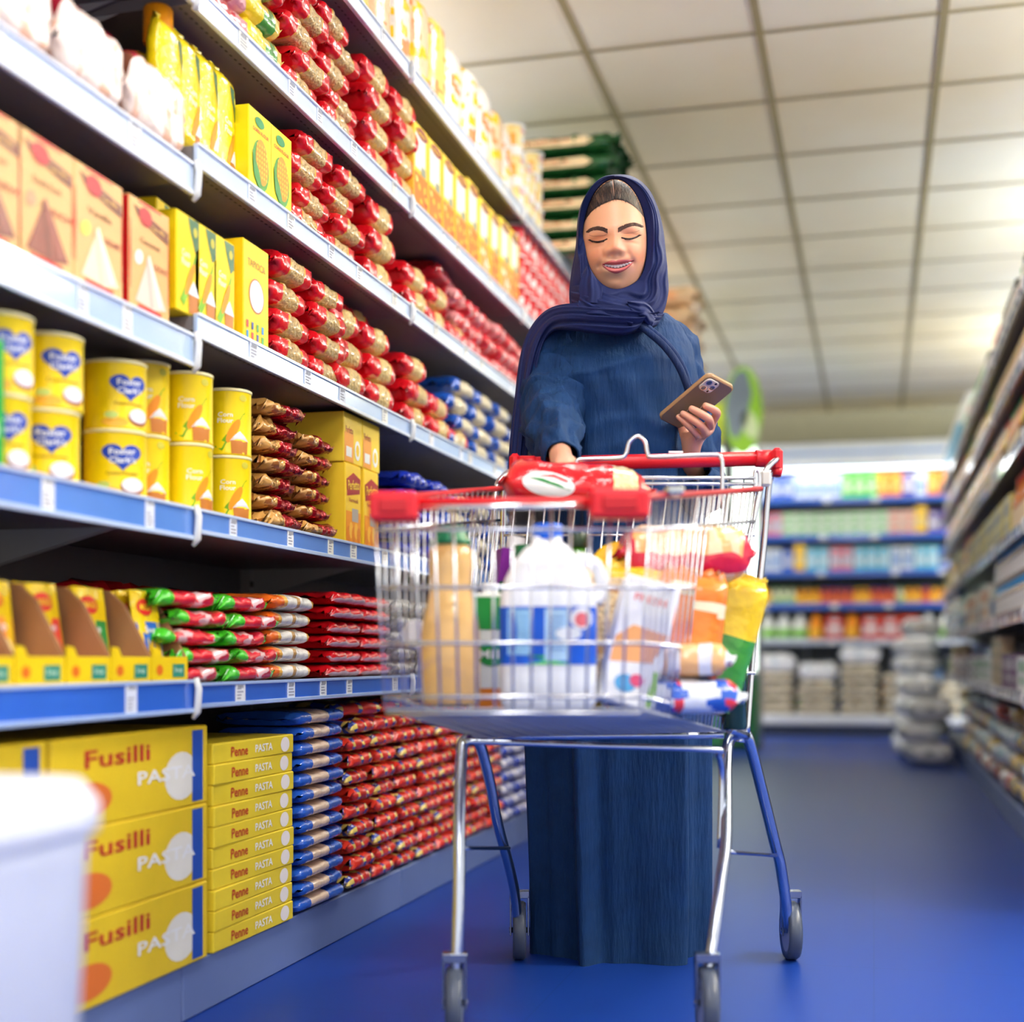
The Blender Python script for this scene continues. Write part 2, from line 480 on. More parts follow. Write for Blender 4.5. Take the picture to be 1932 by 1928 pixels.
JY = [ly(365) + 1.18 * k for k in range(-1, 7)]
JY[0] = JY[1] - 1.25
names = ['nearest bay of the left shelving, holding cake mix boxes and custard tins', 'second bay of the left shelving, full of red macaroni packets',
         'third bay of the left shelving, just behind the trolley', 'fourth bay of the left shelving, behind the woman', 'fifth bay of the left shelving behind the woman',
         'sixth bay of the left shelving behind the woman', 'farthest bay of the left shelving']
for i in range(len(JY) - 1):
    if i == 0: sh = SH1
    elif i == 1: sh = {k: v for k, v in SH.items()}
    else: sh = SH
    shelf_bay(JY[i] + .002, JY[i + 1] - .002, sh, names[i], near=(i == 0), rails=rails_left, seed=i, top=2.166)
YL_END = JY[-1]
mb = MB(); mb.box(-AF - .47, -AF + .01, YL_END + .004, YL_END + .03, 0, 2.166, (205, 215, 210), 'paint_metal', .003)
mb.build('end_panel', label='pale end panel closing the far end of the left shelving', cat='panel')

# ------------------------------------------------------------------ right gondola
RS = {'R6': 1.84, 'R5': 1.60, 'R4': 1.345, 'R3': 1.055, 'R2': .765, 'R1': .49, }
def rails_right(k):
    return {'R6': ((48, 78, 150), (88, 116, 180)), 'R5': ((54, 84, 156), (90, 120, 190)), 'R4': ((110, 130, 180), (150, 166, 204)),
            'R3': ((130, 146, 186), (170, 184, 214)), 'R2': ((170, 180, 205), (205, 212, 228)), 'R1': ((186, 194, 214), (214, 220, 234))}[k]
JR = [3.6 + 1.2 * k for k in range(7)]
rn = ['nearest', 'second', 'third', 'fourth', 'fifth', 'farthest']
for i in range(6):
    shelf_bay(JR[i] + .002, JR[i + 1] - .002, RS, f'{rn[i]} bay of the right shelving with blue edged shelves of sauces', rails=rails_right, seed=20 + i, side=1, face=BF, depth=.4, top=2.14, tags=5)

# ------------------------------------------------------------------ far wall chiller
FY = 11.65
FXL, FXR = -1.6, 0.95
FS = [2.03, 1.745, 1.48, 1.22, .955]     # lower edges of the blue rails, top first: from the picture
ZF = 11.3
def fz(py): return CAMZ + (1240 - py) * ZF / FPX
FS = [fz(948), fz(1018), fz(1086), fz(1148), fz(1216)]
t = thing('chiller_cabinet', 'long open chiller with blue edged shelves across the far wall', 'chiller', (0, FY, 0))
mb = MB(); mb.box(FXL, FXR, .55, .6, 0, fz(835), (84, 92, 96), 'paint_metal'); mb.build('back_panel', t)
mb = MB(); mb.box(FXL, FXR, -.02, .55, 0, .1, (40, 50, 72), 'paint_metal'); mb.build('plinth', t)
mb = MB(); mb.box(FXL, FXR, -.06, .5, .1, fz(1350), (225, 228, 232), 'paint_metal', .01); mb.build('base_tray', t)
mb = MB()
mb.box(FXL, FXR, -.05, .55, fz(880), fz(835), (238, 242, 245), 'paint_metal', .01)
mb.box(FXL, FXR, -.056, -.05, fz(857), fz(851), (110, 150, 205), 'paint_metal')
mb.build('canopy', t)
mb = MB(); mb.box(FXL + .05, FXR - .05, .02, .06, fz(884), fz(881), (245, 250, 255), 'lamp_tube'); mb.build('lamp_tube', t)
for i, z in enumerate(FS):
    mb = MB(); mb.box(FXL, FXR, .0, .549, z + .01, z + .03, (150, 158, 165), 'paint_metal')
    so = mb.build('shelf', t)
    mb = MB(); mb.box(FXL, FXR, -.012, 0, z, z + .045, (36, 92, 196) if i < 4 else (190, 200, 215), 'rail', .002); ro = mb.build('price_rail', so)
    for k in range(5):
        xx = FXL + .2 + k * .5 + rnd.uniform(-.1, .1)
        mb = MB(); mb.box(xx - .03, xx + .03, -.016, -.0125, z + .004, z + .042, (236, 240, 245), 'paper'); mb.build('price_label', so)
for xx in (-.55, .15):
    mb = MB(); mb.box(xx - .012, xx + .012, .45, .545, .3, fz(880), (150, 160, 165), 'paint_metal'); mb.build('divider', t)

lamp_area('chiller_lamp', (-.3, FY - .02, fz(884)), 2.4, .12, 10, (.96, 1, 1), rot=(radians(-28), 0, 0))
# ------------------------------------------------------------------ product builders (front faces -Y, length along X, base at z = 0)
RED = (214, 18, 30); DRED = (150, 16, 26); YEL = (250, 214, 10); TAN = (222, 186, 122); BLU = (22, 66, 170); GRN = (30, 120, 50)
CREAM = (244, 222, 196); WHT = (244, 244, 240); ORG = (240, 120, 30); GOLD = (206, 152, 66)

def pack(L, Wd, H, colfn, seed=0, wr=.004, nu=30, nv=20, fin=.012, film='film', matfn=None, ex=3.3, slump=.1, mb=None, twist=0):
    """a pillow packet lying on its back; colfn(t, a): t along the length, a around (0 front, .25 top, .5 back, .75 underside)"""
    mb = mb or MB()
    r = random.Random(seed); sh = Vector((r.uniform(-9, 9), r.uniform(-9, 9), r.uniform(-9, 9)))
    def S(t):
        t = min(max(t, 0), 1); q = abs(2 * t - 1)
        return max(0.0, 1 - q ** 13) ** .5
    def fn(u, v):
        t = (u * (L + 2 * fin) - fin) / L
        a = 2 * pi * v
        s = S(t)
        ca, sa = cos(a), sin(a)
        cy = -math.copysign(abs(ca) ** (2 / ex), ca) * Wd / 2 * (.86 + .14 * s)
        cz = math.copysign(abs(sa) ** (2 / ex), sa) * H / 2 * (s + .015)
        x = (t - .5) * L
        n = noise.noise(Vector((x * 28, cy * 28, cz * 30)) + sh)
        n2 = noise.noise(Vector((x * 75, cy * 55, cz * 60)) + sh)
        k = wr * (n + .5 * n2) * (.4 + .6 * s)
        edge = (1 - s) * 2.2
        k += wr * edge * .8 * sin(v * 2 * pi * 9 + n * 3)
        return (x + k * .5, cy * (1 + k * 6), H / 2 + cz * (1 - slump * (1 if cz < 0 else 0)) + k * (1 if sa > -.3 else .3) - slump * H * .0)
    def cf(u, v):
        t = (u * (L + 2 * fin) - fin) / L
        return colfn(t, v)
    mb.grid(fn, nu, nv, None, film, colfn=cf, wrap_v=True, matfn=(lambda u, v: matfn((u * (L + 2 * fin) - fin) / L, v)) if matfn else None)
    return mb
def stand(mb, L, H):       # stand the packet up: its length becomes height, its side becomes depth
    mb.v = [(y, z - H / 2, x + L / 2 + .016) for x, y, z in mb.v]
    return mb
def boxp(w, d, h, col, c=.002, front=None, side=None, top=None):
    mb = MB(); mb.box(-w / 2, w / 2, 0, d, 0, h, col, 'print_card', c)
    if side: 
        for s_ in (-1, 1): mb.box(s_ * w / 2 - .0003, s_ * w / 2 + .0003, c, d - c, c, h - c, side)
    if top: mb.box(-w / 2 + c, w / 2 - c, c, d - c, h - .0003, h + .0004, top)
    mb.bvh()
    if front: front(mb, w, h)
    return mb

# red macaroni packets: 4 shapes of two kinds
def macaroni(seed, L, H, tan=(214, 178, 112), w0=.3, w1=.72, logo=False):
    def cf(t, v):
        k = .05 * cos(2 * pi * v) * 0 + .06 * sin(2 * pi * v)
        lo, hi = w0 + k, w1 + k * .6
        if lo - .02 < t < lo or hi < t < hi + .015: return (226, 170, 60)
        if lo <= t <= hi: return tan
        return RED if not (t > .9) else (186, 24, 36)
    def mf(t, v):
        return 'film_grain' if w0 < t < w1 else 'film'
    return pack(L, .15, H, cf, seed, wr=.006, matfn=mf, nu=36, nv=24, ex=3.6, slump=.05)
MAC = [proto(macaroni(i, .205, .058, (208, 170, 104)).build('pasta_packet'), 'packet') for i in range(3)]
PEN = [proto(macaroni(10 + i, .2, .072, (222, 186, 110), .36, .78).build('pasta_packet'), 'packet') for i in range(3)]
def rows(protos, px0, px1, z, n, L, H, desc, name, group, inset=.085, brick=.5, cat='packet', top=None, r=random.Random(3), rz=.05, limit=None, y0=None, y1=None):
    Y0 = ly(px0) if y0 is None else y0; Y1 = ly(px1) if y1 is None else y1
    for k in range(n):
        off = (k % 2) * brick * L * .5
        c = int(round((Y1 - Y0 - off) / L)); c = max(c, 1)
        if limit and k >= limit[0]: c = max(1, c - limit[1] * (k - limit[0] + 1))
        for j in range(c):
            y = Y0 + off + L * (j + .5)
            pr = r.choice(protos); ex_ = extent(pr)
            place(pr, (-AF - inset + r.uniform(-.008, .008), y, z + .002 + k * H), pi / 2 + r.uniform(-rz, rz) * .4,
                  f'{desc}, {nth(j + 1)} from left, {nth(k + 1)} row up, {name}', group, tilt=(r.uniform(-.012, .012), r.uniform(-.008, .008)), sc=(.985 * L / ex_[0], 1, 1.0 * H / ex_[2]))
zA, zB, zC, zD, zE = [SH[k] + RH - .004 for k in 'ABCDE']
zT = SH['T'] + RH - .004
zF = .101
P1 = 'pasta shelf below the yellow boxes'
rows(MAC, 556, 706, zB, 4, .208, .056, 'red macaroni packet', 'middle pasta shelf', 'red pasta packets on the middle pasta shelf')
rows(PEN, 706, 772, zB, 3, .2, .074, 'red penne packet', 'right end of middle pasta shelf', 'penne packets on the middle pasta shelf', brick=0)
rows(PEN, 772, 880, zB, 2, .2, .07, 'red penne packet', 'low stack past the rail joint', 'penne packets past the joint', brick=.2, limit=(1, 1))
rows(MAC, 524, 640, zC, 4, .208, .058, 'red macaroni packet', 'lower pasta shelf beside the corn flour', 'red pasta packets on the lower pasta shelf', brick=.1)
rows(PEN, 640, 775, zC, 3, .2, .07, 'red penne packet', 'lower pasta shelf', 'penne packets on the lower pasta shelf', brick=.3)
rows(PEN, 775, 885, zC, 3, .2, .066, 'red penne packet', 'far end of lower pasta shelf', 'penne packets at the far end of the lower pasta shelf', brick=.2, limit=(1, 1))
rows(PEN, 640, 740, zC + .19, 1, .2, .07, 'red penne packet', 'crowning the lower pasta shelf', 'penne packets on top of the lower stack', inset=.14)
rows(MAC, 545, 700, zA, 5, .208, .057, 'red macaroni packet', 'upper pasta shelf', 'red pasta packets on the upper pasta shelf')
rows(PEN, 700, 780, zA, 4, .2, .07, 'red penne packet', 'upper pasta shelf before the yellow boxes', 'penne packets on the upper pasta shelf', brick=0)
# yellow green packets at the start of the upper shelf
YG = proto(pack(.205, .15, .07, lambda t, v: (238, 208, 40) if t < .45 else ((70, 140, 60) if t < .8 and v > .6 or .6 < t < .8 else (232, 196, 90)), 31, wr=.006).build('pasta_packet'), 'packet')
RD = proto(pack(.2, .15, .055, lambda t, v: (180, 30, 50) if t < .6 else (214, 140, 150), 32, wr=.006).build('pasta_packet'), 'packet')
rows([YG], 470, 545, zA, 2, .2, .068, 'yellow and green pasta packet', 'upper shelf start', 'yellow green packets on the upper shelf', brick=0)
rows([RD], 400, 470, zA, 3, .2, .055, 'dark red and pink packet', 'upper shelf left end', 'dark red packets at the left end of the upper shelf', brick=0)
rows(MAC, 470, 545, zA + .137, 2, .2, .057, 'red macaroni packet', 'on the yellow green packets', 'red packets on the yellow green packets', brick=0)

# clear red packets (third bay, middle pasta shelf)
CR = [proto(pack(.16, .14, .06, lambda t, v, q=q: (206, 40, 52) if int(t * 5 + v * 4 + q) % 3 else (226, 150, 150), 40 + q, wr=.009).build('pulse_packet'), 'packet') for q in range(3)]
rows(CR, 868, 1010, zB, 3, .15, .06, 'crumpled red and clear packet', 'middle shelf beside her shoulder', 'red and clear packets beside the woman', rz=.2)
LR = proto(pack(.26, .15, .05, lambda t, v: (198, 24, 36) if v < .6 else (190, 40, 60), 47, wr=.008).build('pulse_packet'), 'packet')
place(LR, (-AF - .13, ly(880), zB + .19), pi / 2 + .1, 'long flat red packet lying on top of the crumpled red packets')
# blue white rice packets
BW = [proto(pack(.24, .15, .06, lambda t, v, q=q: (24, 76, 170) if t < .2 or t > .84 or (.3 < v < .42) else (226, 210, 170), 50 + q, wr=.008,
                 matfn=lambda t, v: 'film_grain' if .2 < t < .84 else 'film').build('rice_packet'), 'packet') for q in range(3)]
rows(BW, 858, 985, zC, 4, .22, .055, 'blue ended clear rice packet', 'lower shelf beside her arm', 'blue ended rice packets beside the woman', rz=.12)

# brown and gold packets
def goldpk(seed):
    r = random.Random(seed); a = r.uniform(.35, .5)
    def cf(t, v):
        s = noise.noise(Vector((t * 5, v * 6, seed)))
        if t > .72: return (150, 24, 40) if s < .2 else (196, 120, 90)
        if t > a + s * .2: return (176, 22, 34)
        return (212, 158, 84) if s > -.25 else (150, 90, 40)
    return pack(.22, .17, .042, cf, seed, wr=.012, fin=.016, film='foil', matfn=lambda t, v: 'foil' if t > .25 else 'film', slump=.3)
GP = [proto(goldpk(60 + i).build('spice_packet'), 'packet') for i in range(4)]
rr = random.Random(5)
for k in range(7):
    for j in range(2):
        y = ly(512) + .105 + j * .195
        if k == 6 and j == 1: continue
        pg = rr.choice(GP)
        place(pg, (-AF - .1 + rr.uniform(-.012, .012), y, zD + .001 + .038 * k), pi / 2 + rr.uniform(-.07, .07),
              f'gold and red foil packet, {"left" if j == 0 else "right"} pile beside corn flour tins, {nth(k + 1)} up', 'gold foil packets beside the corn flour tins', tilt=(rr.uniform(-.01, .01), rr.uniform(-.01, .01)), sc=fit(pg, .205, .045))

# yellow pasta cartons with window and print
def perf_front(mb, w, h):
    mb.decal(dense(rect(-w * .47, h * .02, w * .47, h * .42), 3), (240, 150, 30), rings=2)
    for k in range(5): mb.decal(ellipse(-w * .32 + w * .16 * k, h * (.14 + .05 * (k % 2)), w * .12, h * .1), (250, 190, 60) if k % 2 else (226, 130, 20), off=.0009 + .0001 * k, rings=1)
    mb.decal(dense([(-w * .4, h * .6), (w * .4, h * .66), (w * .46, h * .84), (0, h * .9), (-w * .44, h * .8)], 2), (160, 24, 30), rings=2)
    mb.text('Perfetto', 0, h * .75, w * .72, h * .12, (250, 214, 60), off=.0014, rot=.1)
    mb.text('Vermicelli', 0, h * .56, w * .6, h * .05, (150, 40, 30))
    mb.decal(rect(-w * .1, h * .3, w * .3, h * .46), (170, 160, 150), off=.0011, rings=1)
PB = proto(boxp(.1, .16, .19, (250, 208, 50), front=perf_front).build('vermicelli_carton'), 'carton')
for j in range(2):
    place(PB, (-AF - .012, ly(668) + .12 * j + .03, zD), pi / 2, f'yellow vermicelli carton with orange nests, {"left" if j == 0 else "right"} of the lower pair', 'lower vermicelli cartons')
def perf2(mb, w, h):
    mb.decal(dense(rect(-w * .48, h * .02, w * .0, h * .6), 3), (240, 160, 60), rings=2)
    mb.text('Perfetto', -w * .22, h * .66, w * .4, h * .13, (160, 30, 30))
    mb.decal(ellipse(w * .22, h * .3, w * .15, h * .2), WHT, off=.0009, rings=2); mb.decal(ellipse(w * .22, h * .3, w * .09, h * .12), (240, 200, 40), off=.0012, rings=2)
    mb.decal(rect(-w * .4, h * .12, -w * .1, h * .32), (240, 238, 230), off=.0012, rings=1)
PB2 = proto(boxp(.118, .17, .115, (252, 214, 60), front=perf2).build('noodle_carton'), 'carton')
for j in range(2):
    place(PB2, (-AF - .014, ly(668) + .12 * j + .035, zD + .1915), pi / 2, f'small yellow carton with a round white plate, {"left" if j == 0 else "right"} of the upper pair', 'upper yellow cartons with a white plate')
# blue packets lying on the fourth shelf
BP = [proto(pack(.2, .16, .045, lambda t, v, q=q: (20, 44, 160) if (t < .55 or v > .6) else ((20, 60, 190) if int(t * 9 + q) % 2 else (190, 196, 220)), 70 + q, wr=.008).build('pasta_packet'), 'packet') for q in range(2)]
rows(BP, 768, 850, zD, 5, .2, .046, 'shiny dark blue packet', 'fourth shelf behind the trolley', 'dark blue packets behind the trolley', brick=0)
rows(BW, 850, 980, zD, 4, .22, .055, 'blue ended clear packet', 'fourth shelf behind the trolley basket', 'clear packets behind the trolley basket', rz=.1)

# yellow pasta boxes on the upper shelf, third bay
def ybox_front(mb, w, h, v=0):
    mb.decal(dense(rect(-w * .48, h * .01, w * .48, h * .45), 3), (236, 120, 40) if v == 0 else (240, 150, 60), rings=2)
    r = random.Random(v)
    for k in range(9): mb.decal(ellipse(r.uniform(-.38, .38) * w, r.uniform(.06, .4) * h, w * .1, h * .035, 8, r.uniform(0, 3)), r.choice([(250, 220, 120), (214, 50, 40), (250, 190, 60), (250, 240, 220)]), off=.0009 + .0001 * k, rings=1)
    mb.decal(rect(-w * .42, h * .5, w * .3, h * .88), (250, 244, 226), off=.0009, rings=1)
    mb.decal(ellipse(w * .05, h * .91, w * .4, h * .06), (130, 40, 70), off=.0012, rings=1)
    mb.text('Perfetto', .0, h * .91, w * .6, h * .05, (250, 210, 60), off=.0015)
    mb.decal(rect(-w * .0, h * .46, w * .34, h * .56), (150, 150, 130), off=.0013, rings=1)
YB = [proto(boxp(.115, .15, .24, c, front=lambda mb, w, h, v=i: ybox_front(mb, w, h, v)).build('pasta_box'), 'box') for i, c in enumerate([(248, 210, 70), (252, 220, 60)])]
y = ly(790); j = 0
while y < ly(985):
    place(YB[0 if j < 4 else (j % 2)], (-AF - .012, y + .06, zA), pi / 2 + rr.uniform(-.03, .03), f'tall yellow pasta box, {nth(j + 1)} from the left under the snack bags', 'yellow pasta boxes on the upper shelf', sc=(1, 1, 1.06 if j in (4, 7, 8) else 1))
    y += .126; j += 1
# snack bags on the top shelf
def snack(seed):
    r = random.Random(seed); base = r.choice([(250, 236, 200), (252, 226, 120), (250, 214, 170), (246, 240, 228)])
    def cf(t, v):
        s = noise.noise(Vector((t * 6, v * 10, seed * 3.3)))
        if s > .22: return (252, 206, 20)
        if s < -.3: return (236, 150, 90)
        return base
    return stand(pack(.30, .17, .13, cf, seed, wr=.012, matfn=lambda t, v: 'film', ex=2.6), .30, .13)
# stand() turns the side into depth; the broad face must look out, so width and depth are given that way round
SN = [proto(snack(80 + i).build('snack_bag'), 'bag') for i in range(5)]
y = ly(600); j = 0
while y < ly(985):
    k = rr.randrange(5)
    place(SN[k], (-AF - .085, y + .07, zT), pi / 2 + rr.uniform(-.06, .06), f'yellow and white snack bag on the top shelf, {nth(j + 1)} from the left', 'snack bags on the top shelf', tilt=(rr.uniform(-.05, .08), rr.uniform(-.04, .04)), sc=(.86, .85, rr.uniform(.82, .95)))
    if j % 2 == 0 and j < 14:
        place(SN[(k + 1) % 5], (-AF - .24, y + .1, zT), pi / 2 + rr.uniform(-.15, .15), f'yellow and white snack bag behind the {nth(j + 1)} bag of the top shelf', 'snack bags on the top shelf', sc=(.86, .8, 1.0))
    y += .158; j += 1

# cups (noodle cups) on the top and upper shelves past the second joint
def cup(c1, c2, c3):
    mb = MB()
    prof = [(.030, 0), (.031, .004), (.034, .03), (.038, .07), (.0405, .098), (.043, .1), (.043, .104), (.0405, .1045), (.0405, .105)]
    def cf(i, k):
        if i in (1,): return c2
        if i == 2: return c1 if k % 7 < 5 else c3
        if i == 3: return c2 if k % 8 < 3 else c1
        return (240, 238, 235)
    mb.lathe(prof, None, 'plastic', 24, cf)
    mb.bvh(); mb.decal(ellipse(0, .052, .022, .014), (240, 240, 236), rings=2); mb.text('Indomie', 0, .082, .045, .012, (220, 30, 40), off=.001)
    return mb
CUPR = proto(cup((214, 34, 44), (214, 60, 60), (244, 236, 230)).build('noodle_cup'), 'cup')
CUPW = proto(cup((248, 226, 150), (244, 240, 232), (240, 170, 60)).build('noodle_cup'), 'cup')
y = ly(990); j = 0
while y < ly(1110):
    for k in range(3):
        place(CUPR, (-AF - .05, y + .045, zA + k * .1052), rr.uniform(0, .6) + pi / 2 - .3, f'red noodle cup, {nth(j + 1)} from the left, {["bottom", "middle", "top"][k]} of its stack', 'red noodle cups left of her head')
    for k in range(0 if y > 5.0 else (2 if j % 3 else 3)):
        place(CUPW, (-AF - .05, y + .045, zT + k * .1052), pi / 2 + rr.uniform(-.3, .3), f'pale yellow noodle cup, {nth(j + 1)} from the left on the top shelf, {["bottom", "middle", "top"][k]} of its stack', 'pale noodle cups on the top shelf')
    y += .092; j += 1

# big rice sacks in dark green film
def sack(seed, L, Wd, H, base, lab, wr=.012):
    def cf(t, v): return base
    mb = pack(L, Wd, H, cf, seed, wr=wr, nu=30, nv=24, fin=.02)
    mb.bvh()
    if lab:
        mb.decal(dense([(-L * .36, H * .3), (L * .30, H * .3), (L * .36, H * .5), (L * .30, H * .74), (-L * .36, H * .74)], 4), lab, off=.003, rings=4)
        mb.text('BASMATI RICE', -.02 * L, H * .6, L * .4, H * .13, (220, 90, 60), off=.006)
        mb.decal(dense(rect(-L * .18, H * .4, L * .12, H * .46), 4), (120, 96, 60), off=.0045, rings=2)
    return mb
RS_ = [proto(sack(90 + i, .52, .34, .082, (28, 84, 40), (240, 214, 168)).build('rice_sack'), 'sack') for i in range(2)]
for k in range(6):
    place(RS_[k % 2], (-AF - .05 + rr.uniform(-.01, .01), 5.36 + rr.uniform(-.01, .01), zT + .079 * k), rr.uniform(-.03, .03), f'dark green rice sack with cream label, front stack on top shelf, {nth(k + 1)} up', 'green rice sacks of the front stack', sc=fit(RS_[k % 2], None, .079))
for k in range(5):
    place(RS_[k % 2], (-AF - .02, 5.77, zT + .079 * k), rr.uniform(-.03, .03), f'dark green rice sack in the rear stack on the top shelf, {nth(k + 1)} from below', 'green rice sacks of the rear stack', sc=fit(RS_[k % 2], None, .079))
PS = proto(sack(97, .5, .36, .13, (240, 204, 160), (236, 160, 110), wr=.02).build('flour_sack'), 'sack')
for k in range(4):
    place(PS, (-AF - .02, 7.6, zT + .001 + .118 * k), rr.uniform(-.06, .06), f'peach coloured sack piled on the top shelf behind her shoulder, {nth(k + 1)} from below', 'peach sacks behind her shoulder', sc=fit(PS, None, .118))

# ---- second bay, left part: yellow flour goods
def cornleaf(mb, w, h, tin=False, x0=0):
    mb.decal(dense([(x0 - w * .02, h * .98), (x0 + w * .46, h * .98), (x0 + w * .46, h * .72), (x0 + w * .30, h * .66), (x0 + w * .1, h * .84)], 2), (24, 84, 44), rings=2)
    mb.decal(ellipse(x0 + w * .3, h * .86, w * .09, h * .05), (200, 190, 60), off=.001, rings=1)
    mb.decal([(x0 - w * .36, h * .12), (x0 - w * .1, h * .3), (x0 + w * .3, h * .62), (x0 + w * .36, h * .66), (x0 + w * .12, h * .3), (x0 - w * .2, h * .06)], (120, 178, 30), off=.0008, rings=2)
    mb.decal(ellipse(x0 + w * .06, h * .36, w * .1, h * .2, 16, -.5), (244, 150, 20), off=.001, rings=2)
    mb.decal(dense([(x0 + w * .02, h * .02), (x0 + w * .4, h * .02), (x0 + w * .42, h * .22), (x0 - w * .0, h * .22)], 2), (186, 112, 40), off=.0011, rings=2)
    mb.decal([(x0 - w * .02, h * .21), (x0 + w * .44, h * .21), (x0 + w * .34, h * .29), (x0 + w * .22, h * .36), (x0 + w * .1, h * .3)], (240, 240, 240), off=.0014, rings=2)
    mb.text('Corn', x0 - w * .12, h * .6, w * .34, h * .07, (250, 250, 240), off=.0012)
    mb.text('Flour', x0 - w * .12, h * .51, w * .36, h * .07, (250, 250, 240), off=.0012)
def tin(name, r, h, col, front):
    e = thing(name, '', 'tin')
    mb = MB()
    mb.lathe([(r * .97, 0), (r, .002), (r, .005), (r * .985, .007), (r * .985, h - .007), (r, h - .005)], col, 'plastic', 32)
    mb.bvh(); front(mb, r * 2, h); mb.build('can_body', e)
    mb = MB(); mb.lathe([(r * 1.01, h - .006), (r * 1.02, h - .004), (r * 1.02, h - .001), (r * .99, h), (r * .96, h - .002)], (238, 226, 170), 'plastic', 32); mb.build('lid', e)
    return proto(e, 'tin')
CT = tin('corn_flour_tin', .045, .128, (248, 216, 12), lambda mb, w, h: cornleaf(mb, w * .9, h))
def fclark(mb, w, h):
    mb.decal(heart(0, h * .62, w * .62, h * .4), (20, 60, 165), off=.0008)
    mb.text('Foster', 0, h * .68, w * .42, h * .09, WHT, off=.0014, rot=.05)
    mb.text("Clark's", 0, h * .56, w * .42, h * .09, WHT, off=.0014, rot=.05)
    mb.text('Custard Powder', 0, h * .37, w * .5, h * .045, (120, 80, 10), off=.001)
    mb.decal(ellipse(w * .16, h * .18, w * .2, h * .12, 16), (150, 80, 50), off=.0009, rings=2)
    mb.decal(ellipse(w * .16, h * .21, w * .18, h * .1, 16), (240, 240, 245), off=.0013, rings=2)
    mb.decal(ellipse(-w * .22, h * .1, w * .18, h * .07, 14), (240, 178, 60), off=.001, rings=2)
    mb.decal(ellipse(-w * .28, h * .2, w * .09, h * .05, 12), (200, 220, 120), off=.0012, rings=1)
FT = tin('custard_tin', .052, .115, (246, 212, 10), fclark)
z1D = SH1['D'] + .055 - .004
for j, (px, inset) in enumerate([(62, .06), (158, .062), (282, .06)]):
    for k in range(2):
        place(FT, (-AF - inset - rr.uniform(0, .006), ly(px) + (.006 if k else 0), z1D + k * .1155), [1.0, .85, .8][j] + .15 * k + rr.uniform(-.1, .1),
              f'yellow custard tin with blue heart, {["leftmost", "middle", "right"][j]} front stack, {["lower", "upper"][k]} tin', 'custard tins in the front row')
for j, (px, inset) in enumerate([(118, .17), (222, .15), (325, .13)]):
    for k in range(2):
        place(FT, (-AF - inset, ly(px) + .03, z1D + k * .1155), .95 + rr.uniform(-.1, .1),
              f'yellow custard tin with blue heart, back row, {["left", "middle", "right"][j]} stack, {["lower", "upper"][k]} tin', 'custard tins in the back row')
for j, px in enumerate([352, 405, 478]):
    for k in range(2):
        zz = z1D if j == 0 else zD
        place(CT, (-AF - .052 + (0 if j else -.03), ly(px), zz + k * .1285), .75 + rr.uniform(-.25, .25),
              f'yellow corn flour tin with green leaf, {["left", "middle", "right"][j]} stack, {["lower", "upper"][k]} tin', 'corn flour tins')
# green pack at the left edge
def gfront(mb, w, h):
    mb.decal(ellipse(0, h * .3, w * .4, h * .18), (230, 240, 225), rings=2); mb.decal(ellipse(0, h * .75, w * .3, h * .12), (120, 120, 110), rings=2)
mb = boxp(.14, .05, .18, (10, 150, 50), front=gfront)
mb.build('green_box', loc=(-AF - .005, ly(20) - .075, z1D), label='green box at the left edge in front of the custard tins', cat='box').rotation_euler = (0, 0, pi / 2)

# cake mix boxes, first bay
def cake(mb, w, h, v):
    r = random.Random(v)
    slice_ = [(120, 62, 50), (130, 60, 44), (240, 226, 190), (236, 214, 196)][v]
    for a in ((-w / 2 + .001, .001, -w / 2 + .006, h - .001), (w / 2 - .006, .001, w / 2 - .001, h - .001), (-w / 2 + .001, h - .006, w / 2 - .001, h - .001), (-w / 2 + .001, .001, w / 2 - .001, h * .1)):
        mb.decal(dense(rect(*a), 2), (214, 20, 24), rings=1)
    mb.decal(dense([(-w * .4, h * .93), (-w * .1, h * .9), (w * .46, h * .84), (w * .46, h * .74), (w * .1, h * .78), (-w * .3, h * .85)], 2), (110, 50, 30), off=.0009, rings=2)
    mb.decal(ellipse(-w * .12, h * .87, w * .16, h * .08), (180, 24, 36), off=.0013, rings=2)
    mb.text('Cake Mix', w * .2, h * .815, w * .34, h * .045, (220, 170, 90), off=.0014)
    mb.text(['Chocolate', 'Devils Food', 'Vanilla', 'Coconut'][v], 0, h * .66, w * .5, h * .05, (130, 80, 40), off=.001)
    mb.decal([(-w * .36, h * .12), (-w * .02, h * .56), (w * .4, h * .14), (w * .1, h * .1)], slice_, off=.0009, rings=2)
    mb.decal([(-w * .06, h * .54), (-w * .02, h * .56), (w * .3, h * .16), (w * .22, h * .14)], tuple(min(255, c + 30) for c in slice_), off=.0013, rings=1)
    mb.decal([(-w * .1, h * .5), (-w * .06, h * .54), (w * .08, h * .12), (w * .0, h * .11)], tuple(max(0, c - 20) for c in slice_), off=.0013, rings=1)
    mb.decal(ellipse(-w * .28, h * .5, w * .1, h * .06, 14, .4), WHT if v == 3 else (246, 226, 90) if v == 2 else (200, 150, 110), off=.001, rings=1)
    mb.text(['NEW', 'RICH', 'CREAMY', 'COCONUT'][v], w * .26, h * .48, w * .36, h * .05, (150, 40, 30), off=.0015)
z1C = SH1['C'] + .055 - .004
CK = [proto(boxp(.158, .05, .192, (228, 176, 110), front=lambda mb, w, h, v=v: cake(mb, w, h, v), side=(200, 24, 28)).build('cake_mix_box'), 'box') for v in range(4)]
